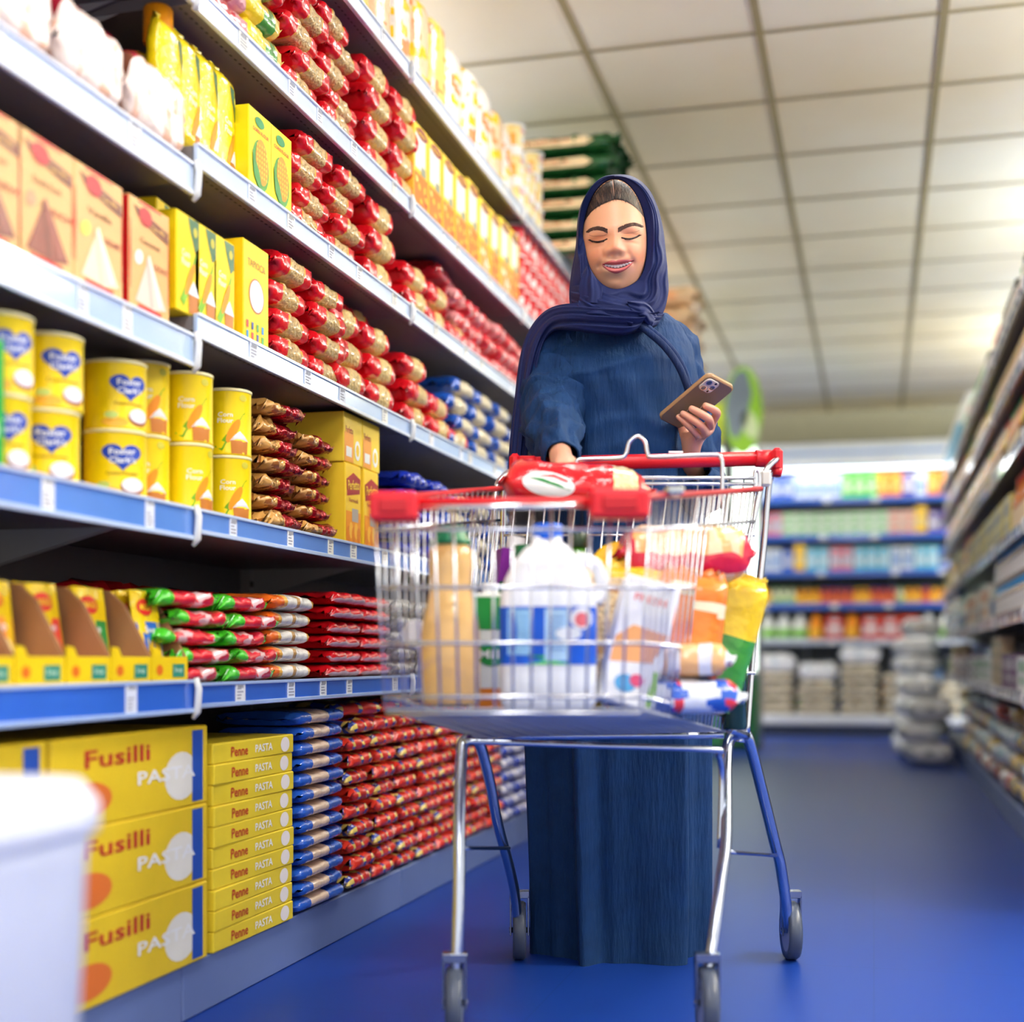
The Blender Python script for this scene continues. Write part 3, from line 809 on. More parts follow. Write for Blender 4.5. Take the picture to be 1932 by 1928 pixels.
for j, (px, v, nm) in enumerate([(292, 3, 'white cream slice, rightmost of the row'), (197, 2, 'pale yellow slice, second from the right'), (98, 1, 'brown slice and cream top, third from the right')]):
    Yc = ly(px); 
    place(CK[v], (-AF - .008, Yc, z1C), pi / 2, f'tan cake mix box with {nm}')
place(CK[0], (-AF - .008, ly(10) - .02, z1C), pi / 2, 'tan cake mix box with dark brown slice at the left edge')
# widths are set so that the boxes touch
for o in [o for o in COL.objects if o.name.startswith('cake_mix_box')]: o.scale = (.84 if o.location.y > ly(240) else .9, 1, 1)

# cream packets on the top visible shelf of the first bay
z1B = SH1['B'] + .055 - .004
def bread(seed):
    def cf(t, v):
        if .12 < v < .38: return (150, 30, 44) if noise.noise(Vector((t * 7, v * 4, seed))) > -.1 else (120, 70, 50)
        s = noise.noise(Vector((t * 9, v * 7, seed)))
        return (240, 190, 160) if s > .3 else (250, 228, 214)
    return pack(.2, .16, .135, cf, seed, wr=.006, fin=.006, ex=5)
BR = [proto(bread(120 + i).build('bread_packet'), 'packet') for i in range(2)]
for j in range(5):
    place(BR[j % 2], (-AF - .08, JY[1] - .11 - .205 * j, z1B), pi / 2, f'cream packet with dark red top above the cake mixes, {nth(j + 1)} from the right', 'cream packets above the cake mixes', sc=fit(BR[j % 2], .205))

# second bay: yellow pouches and corn boxes
def pouch(seed, big=False):
    r = random.Random(seed)
    mb = stand(pack(.2, .105, .05, lambda t, v: (250, 218, 14), seed, wr=.004, ex=2.4), .2, .05)
    mb.bvh(); cornleaf(mb, .09, .2)
    return mb
YP = [proto(pouch(130 + i).build('flour_pouch'), 'pouch') for i in range(2)]
for j, px in enumerate([362, 395, 428, 460]):
    place(YP[j % 2], (-AF - .05, ly(px), zB), pi / 2 + .1, f'yellow corn flour pouch, {nth(j + 1)} from the left on the shelf below the joint', 'yellow pouches on the middle shelf', sc=(1, 1, .95))
def cob(mb, w, h):
    mb.decal(ellipse(0, h * .37, w * .36, h * .3, 20, .12), (64, 140, 40), rings=2)
    mb.decal(ellipse(w * .05, h * .42, w * .27, h * .27, 20, .12), (226, 150, 30), off=.001, rings=2)
    for a in range(7):
        for b_ in range(5):
            mb.decal(ellipse(w * (-.16 + .1 * b_) + .0, h * (.24 + .06 * a), w * .03, h * .02, 6), (250, 206, 70), off=.0014, rings=1)
    mb.decal([(-w * .38, h * .5), (-w * .3, h * .2), (w * .02, h * .04), (w * .1, h * .05), (-w * .1, h * .3)], (50, 130, 50), off=.0017, rings=1)
    mb.decal(ellipse(-w * .05, h * .87, w * .2, h * .06), (30, 130, 70), off=.001, rings=1)
    mb.text('CORN FLOUR', 0, h * .76, w * .7, h * .045, (200, 60, 30))
CB = proto(boxp(.105, .06, .165, (250, 222, 16), front=cob).build('corn_flour_box'), 'box')
for j, px in enumerate([498, 537]):
    place(CB, (-AF - .006, ly(px), zB), pi / 2, f'yellow box with large corn cob, {"left" if j == 0 else "right"} of the two')
# orange capped bottle and fallen roll at the back
def bottle(name, prof, body, cap, capr, label=None, n=24, lab=None, m='plastic'):
    e = thing(name, '', 'bottle')
    mb = MB(); mb.lathe(prof, body, m, n); mb.bvh()
    if lab: lab(mb)
    mb.build('bottle_body', e)
    zt = prof[-1][1]; r = capr
    mb = MB(); mb.lathe([(r, zt - .012), (r * 1.03, zt - .010), (r * 1.03, zt + .008), (r * .9, zt + .011)], cap, 'plastic', n); mb.build('cap', e)
    if label:
        z0, z1, c = label
        mb = MB(); R = max(p[0] for p in prof) * 1.006
        mb.lathe([(R, z0), (R, z1)], c, 'print_card', n)
        mb.f = [f for f in mb.f if len(f) == 4]; mb.c = mb.c[:len(mb.f)]; mb.m = mb.m[:len(mb.f)]; mb.sm = mb.sm[:len(mb.f)]
        mb.build('label_band', e)
    return e
mb = MB()
e = thing('vinegar_bottle', 'tall yellow bottle with orange cap at the joint of the shelves', 'bottle', (-AF - .06, ly(358) + .0, zB))
mb.lathe([(.03, 0), (.032, .01), (.032, .12), (.02, .16), (.018, .18)], (240, 196, 30), 'plastic'); mb.build('bottle_body', e)
mb = MB(); mb.lathe([(.025, .175), (.026, .18), (.026, .235), (.023, .24)], (240, 150, 10), 'plastic'); mb.build('cap', e)
for j, (px, c1, c2) in enumerate([(455, (236, 180, 40), (226, 140, 70)), (520, (214, 60, 50), (236, 150, 90))]):
    mb = pack(.22, .08, .07, lambda t, v, a=c1, b_=c2: a if t < .4 else b_, 140 + j, wr=.005, ex=2)
    mb.build('biscuit_roll', loc=(-AF - .17, ly(px) - .02, zB + .15), label=['yellow roll lying behind the flour pouches', 'red and orange roll lying behind the corn cob boxes'][j], cat='roll').rotation_euler = (0, 0, pi / 2)

# shelf C left part: yellow corn flour cartons, tapioca box with blue side
def cfront(mb, w, h): cornleaf(mb, w, h)
CFB = proto(boxp(.085, .05, .175, (250, 218, 12), front=cfront).build('flour_carton'), 'carton')
for j, px in enumerate([364, 397, 432]):
    place(CFB, (-AF - .008, ly(px), zC), pi / 2, f'yellow corn flour carton with green leaf, {nth(j + 1)} from the left beside the blue edged box', 'yellow cartons on the lower pasta shelf')
place(CFB, (-AF - .06, ly(370), zC + .03), pi / 2 + .1, 'yellow corn flour carton standing higher behind the row', sc=(.86, .8, 1.0))
def tap(mb, w, h):
    mb.decal(ellipse(0, h * .5, w * .3, h * .17), (190, 110, 50), rings=2); mb.decal(ellipse(0, h * .5, w * .27, h * .155), (240, 240, 236), off=.001, rings=2)
    mb.text('TAPIOCA', 0, h * .8, w * .7, h * .07, (180, 130, 20))
    for k in range(4):
        for q in range(2): mb.decal(rect(-w * .4 + k * w * .2, h * (.06 + .1 * q), -w * .32 + k * w * .2, h * (.13 + .1 * q)), [(30, 140, 200), (200, 60, 60), (30, 60, 140), (60, 150, 70)][(k + q) % 4], off=.001, rings=1)
    mb.decal(dense([(w * .30, .001), (w * .5 - .0005, .001), (w * .5 - .0005, h - .001), (w * .40, h - .001), (w * .38, h * .15)], 2), (20, 80, 170), off=.0008, rings=1)
mb = boxp(.115, .12, .2, (250, 208, 20), front=tap); 
mb.box(-.0565, .0565, .0585, .0595, .01, .02, (250, 208, 20))
mb.box(.0575, .0582, .004, .116, .002, .198, (20, 80, 170))
o = mb.build('tapioca_box', loc=(-AF - .006, ly(490) - .0, zC), label='yellow box with blue right edge and white bowl, beside the macaroni', cat='box'); o.rotation_euler = (0, 0, pi / 2)
o = MB()
place(CFB, (-AF - .07, ly(455), zC), pi / 2, 'yellow carton standing behind the blue edged box', sc=(1.3, 1, 1.2))

# ---- shelf E first bay: display cartons of sachets
z1E = SH1['E'] + .055 - .004
def disp(y0, w, j):
    e = thing('display_carton', f'open yellow display carton with brown inside, {nth(j + 1)} from the left on the soup shelf', 'carton', (-AF - .004, y0 + w / 2, z1E), pi / 2)
    Y_ = (240, 204, 20); d = .15; h = .045
    mb = MB(); mb.box(-w / 2, w / 2, 0, .003, 0, h, Y_); mb.box(-w / 2, w / 2, .003, d, 0, .003, Y_)
    mb.add([(-w / 2, -.0004, h), (-w / 2 + .03, -.0004, h), (-w / 2 + .02, -.0004, h + .014), (-w / 2, -.0004, h + .016), (-w / 2, .002, h), (-w / 2 + .03, .002, h), (-w / 2 + .02, .002, h + .014), (-w / 2, .002, h + .016)],
           [(0, 1, 2, 3), (4, 7, 6, 5), (0, 4, 5, 1), (1, 5, 6, 2), (2, 6, 7, 3)], Y_)
    mb.bvh(); mb.decal(ellipse(-w * .3, h * .5, .011, .009), (226, 110, 30), rings=1)
    mb.decal(dense(rect(w * .06, h * .22, w * .4, h * .72), 2), (40, 130, 110), rings=1); mb.text('Soup', w * .22, h * .48, w * .22, h * .25, (200, 220, 200))
    mb.build('tray_front', e)
    for s_ in (-1, 1):
        mb = MB(); x = s_ * (w / 2 - .0015)
        prof = [(.002, 0), (.002, h), (.05, .13), (.08, .155), (d, .16), (d, 0)]
        vs = [(x - .0012, a, b_) for a, b_ in prof] + [(x + .0012, a, b_) for a, b_ in prof]; n = len(prof)
        mb.add(vs, [tuple(range(n)), tuple(range(2 * n - 1, n - 1, -1))] + [(k, k + n, (k + 1) % n + n, (k + 1) % n) for k in range(n)], (164, 116, 76), 'card_board')
        mb.build('side_flap', e)
    mb = MB(); mb.box(-w / 2, w / 2, d - .003, d, 0, .16, (164, 116, 76), 'card_board'); mb.build('back_flap', e)
def sachet_mesh(v):
    mb = MB()
    cA, cB = [((214, 60, 50), (236, 150, 110)), ((30, 130, 60), (236, 190, 40)), ((30, 90, 180), (240, 190, 40)), ((240, 150, 60), (250, 226, 160))][v]
    def fn(u, t):
        x = (u - .5) * .09; z = t * .155
        b_ = .005 * max(0, 1 - abs(2 * u - 1) ** 3) * max(0, 1 - abs(2 * t - 1) ** 4)
        return (x, -b_ + .0015 * sin(u * 9 + v), z)
    mb.grid(fn, 8, 12, (246, 208, 20), 'film'); mb.grid(lambda u, t: (fn(1 - u, t)[0], .006 - fn(1 - u, t)[1] * .5, fn(1 - u, t)[2]), 8, 12, (236, 190, 20), 'film')
    mb.bvh()
    mb.decal(dense(rect(-.04, .01, .04, .1), 3), cA, rings=2); mb.decal(ellipse(.01, .04, .024, .03), cB, off=.001, rings=2)
    mb.decal(ellipse(-.008, .125, .026, .015, 18), (216, 40, 30), off=.001, rings=2); mb.text('MAGGI', -.008, .125, .036, .011, (250, 214, 40), off=.0015)
    mb.text('Soup', 0, .085, .04, .014, WHT, off=.0014)
    mb.decal(ellipse(.024, .02, .012, .012), (236, 232, 225), off=.0013, rings=1)
    return mb
SCH = [proto(sachet_mesh(v).build('soup_sachet'), 'sachet') for v in range(4)]
cy = JY[1] - .01; cw = .128
for j in range(5):
    y0 = cy - cw * (j + 1); disp(y0 + .002, cw - .004, 4 - j)
    n = [7, 2, 3, 4, 4][j]
    for k in range(n):
        place(SCH[[2, 1, 0, 3, 0][j]], (-AF - .035 - .016 * k - (.03 if j else .0), y0 + cw / 2 + rr.uniform(-.006, .006), z1E + .005), pi / 2 + rr.uniform(-.12, .12),
              f'yellow soup sachet with {["blue", "green", "red", "orange", "red"][j]} panel, {nth(k + 1)} from the front in the {nth(5 - j)} carton', f'soup sachets of carton {nth(5 - j)}', tilt=(-.14 - .02 * k, rr.uniform(-.05, .05)))
# ---- shelf E second bay
RG = [proto(pack(.23, .15, .034, lambda t, v, q=q: (70, 190, 40) if (t < .16 or t > .88) else ((224, 40, 56) if int(t * 6 + v * 5 + q) % 4 else (236, 190, 190)), 150 + q, wr=.009, fin=.014).build('bean_packet'), 'packet') for q in range(3)]
rows(RG, 322, 528, zE, 5, .23, .034, 'red packet with green ends', 'beside the display cartons', 'red packets with green ends', brick=.4, rz=.15)
WO = [proto(pack(.235, .15, .036, lambda t, v, q=q: (240, 110, 30) if t < .16 else ((246, 180, 70) if t < .26 or t > .9 else ((196, 150, 90) if .5 < t < .56 else (244, 238, 226))), 160 + q, wr=.004, fin=.012).build('rice_packet'), 'packet') for q in range(2)]
rows(WO, 520, 632, zE, 5, .235, .036, 'white packet with orange end', 'under the gold packets', 'white and orange packets', brick=0, rz=.04)
RL = [proto(pack(.2, .16, .034, lambda t, v, q=q: RED if v < .9 else (240, 200, 200), 170 + q, wr=.005).build('pasta_packet'), 'packet') for q in range(2)]
rows(RL, 632, 742, zE, 6, .21, .033, 'flat red packet', 'lower shelf left of the trolley', 'flat red packets left of the trolley', brick=.1, rz=.08)
CLR = [proto(pack(.19, .15, .04, lambda t, v, q=q: (190, 186, 180) if int(t * 8 + v * 6 + q) % 3 else (90, 90, 96), 180 + q, wr=.012).build('bean_packet'), 'packet') for q in range(2)]
rows(CLR, 745, 900, zE, 5, .19, .04, 'clear packet', 'lower shelf seen through the trolley', 'clear packets behind the trolley', rz=.15)
# dark red packets at the back of the shelf
for j in range(5):
    place(RL[j % 2], (-AF - .3, JY[1] + .15 + .2 * j, zE + .0), pi / 2 + rr.uniform(-.3, .3), f'red packet in the shade at the back of the soup shelf, {nth(j + 1)} from the left', 'red packets at the back', sc=(1, 1.1, 5.5))

# ---- base deck goods
def bigbox(mb, w, h):
    mb.text('Fusilli', -w * .12, h * .75, w * .4, h * .2, (190, 40, 40)); mb.text('PASTA', w * .2, h * .45, w * .4, h * .16, WHT)
    mb.decal(ellipse(w * .3, h * .4, w * .12, h * .3), (240, 236, 220), off=.0004, rings=2)
    mb.decal(ellipse(-w * .3, h * .3, w * .14, h * .2), (230, 120, 50), rings=2)
    mb.decal(dense(rect(w * .38, h * .05, w * .46, h * .95), 2), (40, 80, 170), rings=1)
BX = proto(boxp(.5, .3, .14, (236, 200, 40), .003, front=bigbox).build('yellow_carton'), 'carton')
BX2 = proto(boxp(.36, .3, .038, (232, 204, 50), .002, front=lambda mb, w, h: (mb.text('Penne', -w * .2, h * .5, w * .2, h * .5, (190, 50, 40)), mb.text('PASTA', w * .1, h * .5, w * .22, h * .4, WHT),
        mb.decal(ellipse(w * .38, h * .5, w * .06, h * .4), (240, 230, 220), rings=1))).build('yellow_carton'), 'carton')
for k in range(3):
    place(BX, (-AF - .012, JY[1] - .17, zF + .1405 * k), pi / 2, f'wide yellow carton under the soup shelf, {["bottom", "middle", "top"][k]} of its stack')
    place(BX, (-AF - .012, JY[1] - .68, zF + .1405 * k), pi / 2, f'wide yellow carton at the lower left corner, {["bottom", "middle", "top"][k]} of its stack')
for k in range(10):
    place(BX2, (-AF - .012, JY[1] + .09 + .195, zF + .0385 * k), pi / 2 + rr.uniform(-.015, .015), f'flat yellow carton in the tall stack, {nth(k + 1)} from below', 'flat yellow cartons in the tall stack')
BB = [proto(pack(.27, .2, .034, lambda t, v, q=q: (40, 92, 190) if not (.25 < t < .6) else (226, 196, 170), 190 + q, wr=.003, fin=.01).build('blue_packet'), 'packet') for q in range(2)]
for k in range(13):
    place(BB[k % 2], (-AF - .105, JY[1] + .62, zF + .033 * k), pi / 2 + rr.uniform(-.05, .05), f'blue packet with cream window in the single stack, {nth(k + 1)} from below', 'blue packets in the single stack')
RP = [proto(pack(.17, .15, .042, lambda t, v, q=q: (222, 52, 34) if int(t * 7 + q) % 3 else ((40, 60, 150) if int(v * 16) % 2 else (244, 214, 110)), 200 + q, wr=.009, nu=22, nv=16).build('noodle_packet'), 'packet') for q in range(3)]
Y0 = JY[1] + .78; lr = .172
for k in range(10):
    for j in range(8):
        place(RP[(k + j) % 3], (-AF - .085 + rr.uniform(-.006, .006), Y0 + lr * (j + .5) + (k % 2) * .02, zF + .001 + .04 * k), pi / 2 + rr.uniform(-.03, .03),
              f'red noodle packet on the base shelf, {nth(j + 1)} from the left in the {nth(k + 1)} row up', 'red noodle packets on the base shelf', tilt=(rr.uniform(-.012, .012), rr.uniform(-.01, .01)), sc=fit(RP[(k + j) % 3], lr, .04))
for j in range(3):
    place(RP[j], (-AF - .1, Y0 + .13 + .27 * j, zF + .402), pi / 2 + .2 * (j - 1), f'large red noodle packet on top of the noodle rows, {nth(j + 1)} from the left', sc=(1.2, 1.05, .85))
BN = [proto(pack(.17, .15, .044, lambda t, v, q=q: (40, 70, 190) if int(t * 7 + q + v * 3) % 3 else (230, 226, 236), 210 + q, wr=.009, nu=22, nv=16).build('noodle_packet'), 'packet') for q in range(2)]
Y1 = Y0 + lr * 8 + .03
for k in range(9):
    for j in range(8):
        place(BN[(k + j) % 2], (-AF - .085, Y1 + lr * (j + .5), zF + .001 + .043 * k), pi / 2 + rr.uniform(-.03, .03),
              f'blue noodle packet on the base shelf, {nth(j + 1)} from the left in the {nth(k + 1)} row up', 'blue noodle packets on the base shelf', sc=fit(BN[(k + j) % 2], lr, .043))
# white bin at the lower left corner
e = thing('white_bin', 'white rounded plastic bin standing on the floor at the lower left corner', 'bin', (-.867, 1.12, 0))
e.scale = (1, 1, 1.12)
mb = MB(); mb.lathe([(.10, 0), (.12, .01), (.135, .40), (.14, .43), (.13, .44), (.12, .43), (.112, .03)], (214, 220, 236), 'plastic', 32, power=4); mb.build('bin_body', e)
mb = MB(); mb.lathe([(.144, .425), (.146, .43), (.146, .45), (.13, .47), (.02, .475)], (224, 228, 240), 'plastic', 32, power=4); mb.build('lid', e)
# ------------------------------------------------------------------ shopping trolley
CX0, CZ0 = pz(1180, 0, 2.5).x, 2.5
cw_ = cam2world(CX0, CZ0, 0)
cart = thing('shopping_trolley', 'chrome wire shopping trolley with red handle and red corner bumpers', 'trolley', cw_, TH)
OFF = Vector((CX0, CZ0, 0))
def q(px, py, Z): return pz(px, py, Z) - OFF
CH = (214, 216, 222)
def cpart(name, mb, parent=cart): return mb.build(name, parent)
def smooth_path(pts, n=5):
    P = [Vector(p) for p in pts]; out = []
    for i in range(len(P) - 1):
        a, b, c, d = P[max(i - 1, 0)], P[i], P[i + 1], P[min(i + 2, len(P) - 1)]
        for k in range(n):
            t = k / n
            out.append(.5 * ((2 * b) + (c - a) * t + (2 * a - 5 * b + 4 * c - d) * t * t + (3 * b - a - 3 * c + d) * t ** 3))
    out.append(P[-1]); return out
ZFr, ZRe = 2.05, 2.66
FTL, FTR, FBL, FBR = q(706, 948, ZFr), q(1226, 948, ZFr), q(728, 1338, ZFr), q(1208, 1338, ZFr)
RTL, RTR, RBL, RBR = q(948, 921, ZRe), q(1432, 925, ZRe), q(905, 1392, ZRe - .04), q(1368, 1380, ZRe - .04)
def lerp(a, b, t): return a + (b - a) * t
# basket
mb = MB()
N = 14
for k in range(N + 1):
    t = k / N; mb.tube([lerp(FTL, FTR, t), lerp(FBL, FBR, t)], .0022, CH, n=6)
for k in range(5):
    t = [.13, .41, .68, .94, 1.02][k]
    a, b = lerp(FTL, FBL, t), lerp(FTR, FBR, t)
    mb.tube([a, b], .0034, CH, n=6)
cpart('front_panel', mb)
for T0, T1, B0, B1 in ((FTR, RTR, FBR, RBR), (FTL, RTL, FBL, RBL)):
    mb = MB()
    for k in range(1, 21):
        t = k / 21; mb.tube([lerp(T0, T1, t), lerp(B0, B1, t)], .0019, CH, n=5)
    for t in (.13, .41, .68, .94):
        mb.tube([lerp(T0, B0, t), lerp(T1, B1, t)], .0032, CH, n=6)
    cpart('side_panel', mb)
mb = MB()
for k in range(15):
    t = k / 14; mb.tube([lerp(FBL, FBR, t), lerp(RBL, RBR, t)], .0022, (168, 172, 182), 'paint_metal', n=5)
for k in range(30):
    t = k / 29; mb.tube([lerp(FBL, RBL, t), lerp(FBR, RBR, t)], .0019, (168, 172, 182), 'paint_metal', n=5)
cpart('basket_floor', mb)
mb = MB()   # rear flap and child seat wires
for k in range(18):
    t = k / 17; mb.tube([lerp(RTL, RTR, t) + Vector((0, 0, .02)), lerp(RBL, RBR, t)], .0019, CH, n=5)
for py in (902, 913, 1010, 1140, 1270): mb.tube([q(950, py, ZRe), q(1425, py, ZRe)], .0042 if py < 950 else .003, CH, n=6)
cpart('rear_flap', mb)
# rim
rim = smooth_path([q(948, 921, ZRe), q(830, 932, 2.34), q(735, 940, 2.08), FTL + Vector((.02, -.004, .003))], 4)
mb = MB(); mb.tube(rim, .0055, (196, 40, 44), 'plastic'); 
mb.tube(smooth_path([q(1435, 922, ZRe), q(1350, 930, 2.4), q(1240, 936, 2.08), FTR + Vector((-.02, -.004, .003))], 4), .0055, (180, 50, 52), 'plastic')
mb.tube([FTL, FTR], .0075, RED, 'plastic'); cpart('top_rim', mb)
mb = MB(); a, b = q(790, 958, ZFr - .01), q(1105, 953, ZFr - .01); mb.tube([a, b], .0042, (238, 238, 238)); cpart('front_bar', mb)
def hexa(mb, c, sx, sy, sz, col, m='plastic', ch=.006):
    mb.box(c.x - sx / 2, c.x + sx / 2, c.y - sy / 2, c.y + sy / 2, c.z - sz / 2, c.z + sz / 2, col, m, ch)
for px0, px1, py in ((698, 790, 957), (1112, 1224, 952)):
    mb = MB(); c = q((px0 + px1) / 2, py, ZFr - .005); hexa(mb, c, (px1 - px0) * ZFr / FPX, .045, .043, (222, 30, 44))
    hexa(mb, c + Vector((0, -.02, 0)), (px1 - px0) * ZFr / FPX * .6, .012, .022, (196, 24, 36), ch=.003)
    cpart('corner_bumper', mb)
mb = MB(); hexa(mb, q(1272, 926, 2.12), .028, .03, .014, (190, 194, 196), 'steel', .004); cpart('rim_clip', mb)
# handle
H0, H1 = q(985, 876, 2.74), q(1450, 865, 2.74)
mb = MB(); mb.tube([H0, H1], .0145, (206, 22, 34), 'plastic', 20); cpart('handle', mb)
for s_, P in ((-1, H0), (1, H1)):
    mb = MB(); mb.tube([P + Vector((-.026 * s_, 0, 0)), P + Vector((-.024 * s_, 0, 0)), P + Vector((.004 * s_, 0, 0))], [.0155, .017, .017], (214, 30, 40), 'plastic', 20)
    hexa(mb, P + Vector((.014 * s_, -.006, -.004)), .022, .034, .046, (208, 24, 36), ch=.007)
    mb.tube([P + Vector((.016 * s_, -.01, -.02)), P + Vector((.014 * s_, -.014, -.036))], [.011, .008], (200, 20, 32), 'plastic', 12)
    cpart('handle_bracket', mb)
mb = MB(); c = q(1275, 855, 2.722); mb.box(c.x - .014, c.x + .014, c.y - .003, c.y, c.z, c.z + .004, (235, 235, 235)); cpart('handle_sticker', mb)
# chrome wire arch
mb = MB()
mb.tube(smooth_path([q(1086, 880, 2.6), q(1090, 868, 2.6), q(1110, 866, 2.6), q(1165, 864, 2.6), q(1180, 858, 2.6), q(1187, 835, 2.6), q(1203, 823, 2.6), q(1217, 834, 2.6), q(1222, 856, 2.6), q(1235, 862, 2.6),
                     q(1345, 858, 2.6), q(1360, 864, 2.6), q(1363, 885, 2.6), q(1362, 960, 2.6)], 4), .0042, CH, n=8)
cpart('clip_wire', mb)
# side uprights
def tubes(name, paths, r, n=10, col=CH):
    mb = MB()
    for p in paths: mb.tube(smooth_path([q(*a) for a in p], 4), r, col, n=n)
    return cpart(name, mb)
tubes('upright', [[(1466, 866, 2.72), (1443, 892, 2.7), (1425, 965, 2.69), (1408, 1050, 2.68), (1390, 1220, 2.66), (1377, 1335, 2.64), (1376, 1378, 2.64)],
                  [(1470, 885, 2.74), (1452, 908, 2.74), (1442, 1020, 2.74), (1428, 1150, 2.73), (1417, 1278, 2.72), (1409, 1388, 2.7)]], .0062)
tubes('upright', [[(968, 886, 2.72), (944, 905, 2.7), (935, 940, 2.69), (930, 1100, 2.67), (925, 1340, 2.66)],
                  [(975, 905, 2.74), (955, 912, 2.74), (950, 940, 2.74), (946, 1200, 2.73), (940, 1388, 2.7)]], .0058)
tubes('hinge_wire', [[(1425, 935, 2.66), (1424, 895, 2.66), (1428, 887, 2.66), (1433, 895, 2.66), (1433, 925, 2.66)]], .0036)
mb = MB(); hexa(mb, q(1444, 903, 2.69), .02, .02, .03, (214, 208, 196), 'plastic', .004); cpart('hinge_block', mb)
# legs
LG = (196, 204, 220)
tubes('leg', [[(1396, 1400, 2.72), (1398, 1388, 2.72), (1404, 1384, 2.72), (1412, 1395, 2.72), (1430, 1460, 2.76), (1462, 1590, 2.86), (1474, 1640, 2.9), (1490, 1755, 2.97)]], .0115, col=LG)
tubes('leg', [[(1400, 1384, 2.72), (1380, 1392, 2.68), (1371, 1430, 2.62), (1370, 1580, 2.5), (1360, 1660, 2.44), (1345, 1780, 2.38), (1330, 1870, 2.36)]], .0105, col=LG)
tubes('leg', [[(890, 1392, 2.6), (905, 1405, 2.62), (925, 1480, 2.68), (938, 1550, 2.74), (962, 1640, 2.86), (972, 1690, 2.92), (978, 1755, 2.97)]], .0105, col=LG)
tubes('leg', [[(884, 1395, 2.5), (872, 1410, 2.48), (867, 1540, 2.42), (866, 1680, 2.38), (862, 1800, 2.36), (858, 1872, 2.36)]], .0105, col=LG)
tubes('cross_brace', [[(1370, 1607, 2.5), (1464, 1614, 2.86)], [(868, 1600, 2.42), (960, 1600, 2.8)]], .004, col=LG)
tubes('front_frame_bar', [[(872, 1440, 2.48), (876, 1405, 2.48), (890, 1399, 2.48), (1100, 1406, 2.48), (1340, 1414, 2.5), (1356, 1424, 2.52), (1362, 1470, 2.54), (1358, 1600, 2.52)]], .0058, col=LG)
tubes('support_bar', [[(905, 1390, 2.62), (1365, 1386, 2.62)], [(1376, 1376, 2.64), (1409, 1388, 2.7)]], .008, col=LG)
def wheel(px, Z):
    c = pz(px, 0, Z); c = Vector((c.x, c.y, .062)) - OFF
    mb = MB()
    prof = [(.045, -.012), (.058, -.014), (.062, -.008), (.062, .008), (.058, .014), (.045, .012)]
    n = 24; base = 0
    vs = []; fs = []
    for r, x in prof:
        for k in range(n): vs.append((c.x + x, c.y + r * cos(2 * pi * k / n), c.z + r * sin(2 * pi * k / n)))
    for i in range(len(prof) - 1):
        for k in range(n): fs.append((i * n + k, i * n + (k + 1) % n, (i + 1) * n + (k + 1) % n, (i + 1) * n + k))
    mb.add(vs, fs, (70, 78, 96), 'plastic', True)
    mb.add(vs[:n], [tuple(range(n))], (150, 158, 176), 'plastic'); mb.add(vs[-n:], [tuple(range(n))], (150, 158, 176), 'plastic')
    w = cpart('wheel', mb)
    mb = MB()
    for s_ in (-1, 1): mb.box(c.x + s_ * .019 - .002, c.x + s_ * .019 + .002, c.y - .014, c.y + .014, c.z - .01, c.z + .075, (150, 156, 170), 'steel', .001)
    mb.box(c.x - .021, c.x + .021, c.y - .014, c.y + .014, c.z + .07, c.z + .085, (150, 156, 170), 'steel', .001)
    mb.tube([(c.x - .022, c.y, c.z), (c.x + .022, c.y, c.z)], .006, (180, 184, 190))
    cpart('wheel_fork', mb)
for px, Z in ((1492, 2.99), (1334, 2.36), (980, 2.99), (858, 2.36)): wheel(px, Z)

# ------------------------------------------------------------------ goods in the trolley
def zfl(Z): return lerp(FBL.z, RBL.z, (Z - ZFr) / (ZRe - .04 - ZFr)) + .014
def inpos(px, Z, dz=0): p = pz(px, 0, Z); return cam2world(p.x, Z, zfl(Z) + dz)
mb = MB()
e = thing('juice_bottle', 'bottle of pale orange juice with dark green cap at the front left of the trolley', 'bottle', inpos(850, 2.13), TH)
mb.lathe([(.02, 0), (.04, .001), (.0455, .006), (.0455, .08), (.045, .11), (.041, .135), (.0335, .165), (.031, .18), (.0325, .2), (.034, .215), (.032, .235), (.024, .246)], (240, 190, 116), 'liquid', 32)
mb.build('bottle_body', e)
mb = MB(); mb.lathe([(.0285, .243), (.031, .245), (.031, .250), (.025, .254), (.0255, .268), (.024, .271)], (14, 110, 70), 'plastic', 28); mb.build('cap', e)
# milk jug
e = thing('milk_jug', 'large white plastic milk jug with blue cap and blue label', 'jug', inpos(1033, 2.18), TH)
mb = MB()
mb.lathe([(.06, 0), (.070, .003), (.074, .01), (.0745, .06), (.0745, .16), (.073, .175), (.066, .2), (.054, .225), (.036, .248), (.022, .258), (.021, .266)], (240, 242, 246), 'plastic', 40, power=5, sy=.95)
mb.bvh(); mb.build('jug_body', e)
mb = MB(); mb.lathe([(.0225, .262), (.0235, .264), (.0235, .284), (.021, .286)], (20, 96, 214), 'plastic', 28); mb.build('cap', e)
mb = MB(); mb.lathe([(.0752, .068), (.0752, .156)], (18, 90, 206), 'print_card', 40, power=5, sy=.95)
mb.f = [f for f in mb.f if len(f) == 4]; mb.c = mb.c[:len(mb.f)]; mb.m = mb.m[:len(mb.f)]; mb.sm = mb.sm[:len(mb.f)]
mb.bvh()
mb.decal(dense(rect(-.072, .0685, .072, .082), 4), (70, 190, 60), off=.0004, rings=1)
mb.decal(dense(rect(-.062, .083, -.026, .152), 3), (150, 200, 236), rings=1); mb.decal(dense(rect(-.006, .074, .028, .152), 3), (176, 212, 240), rings=1)
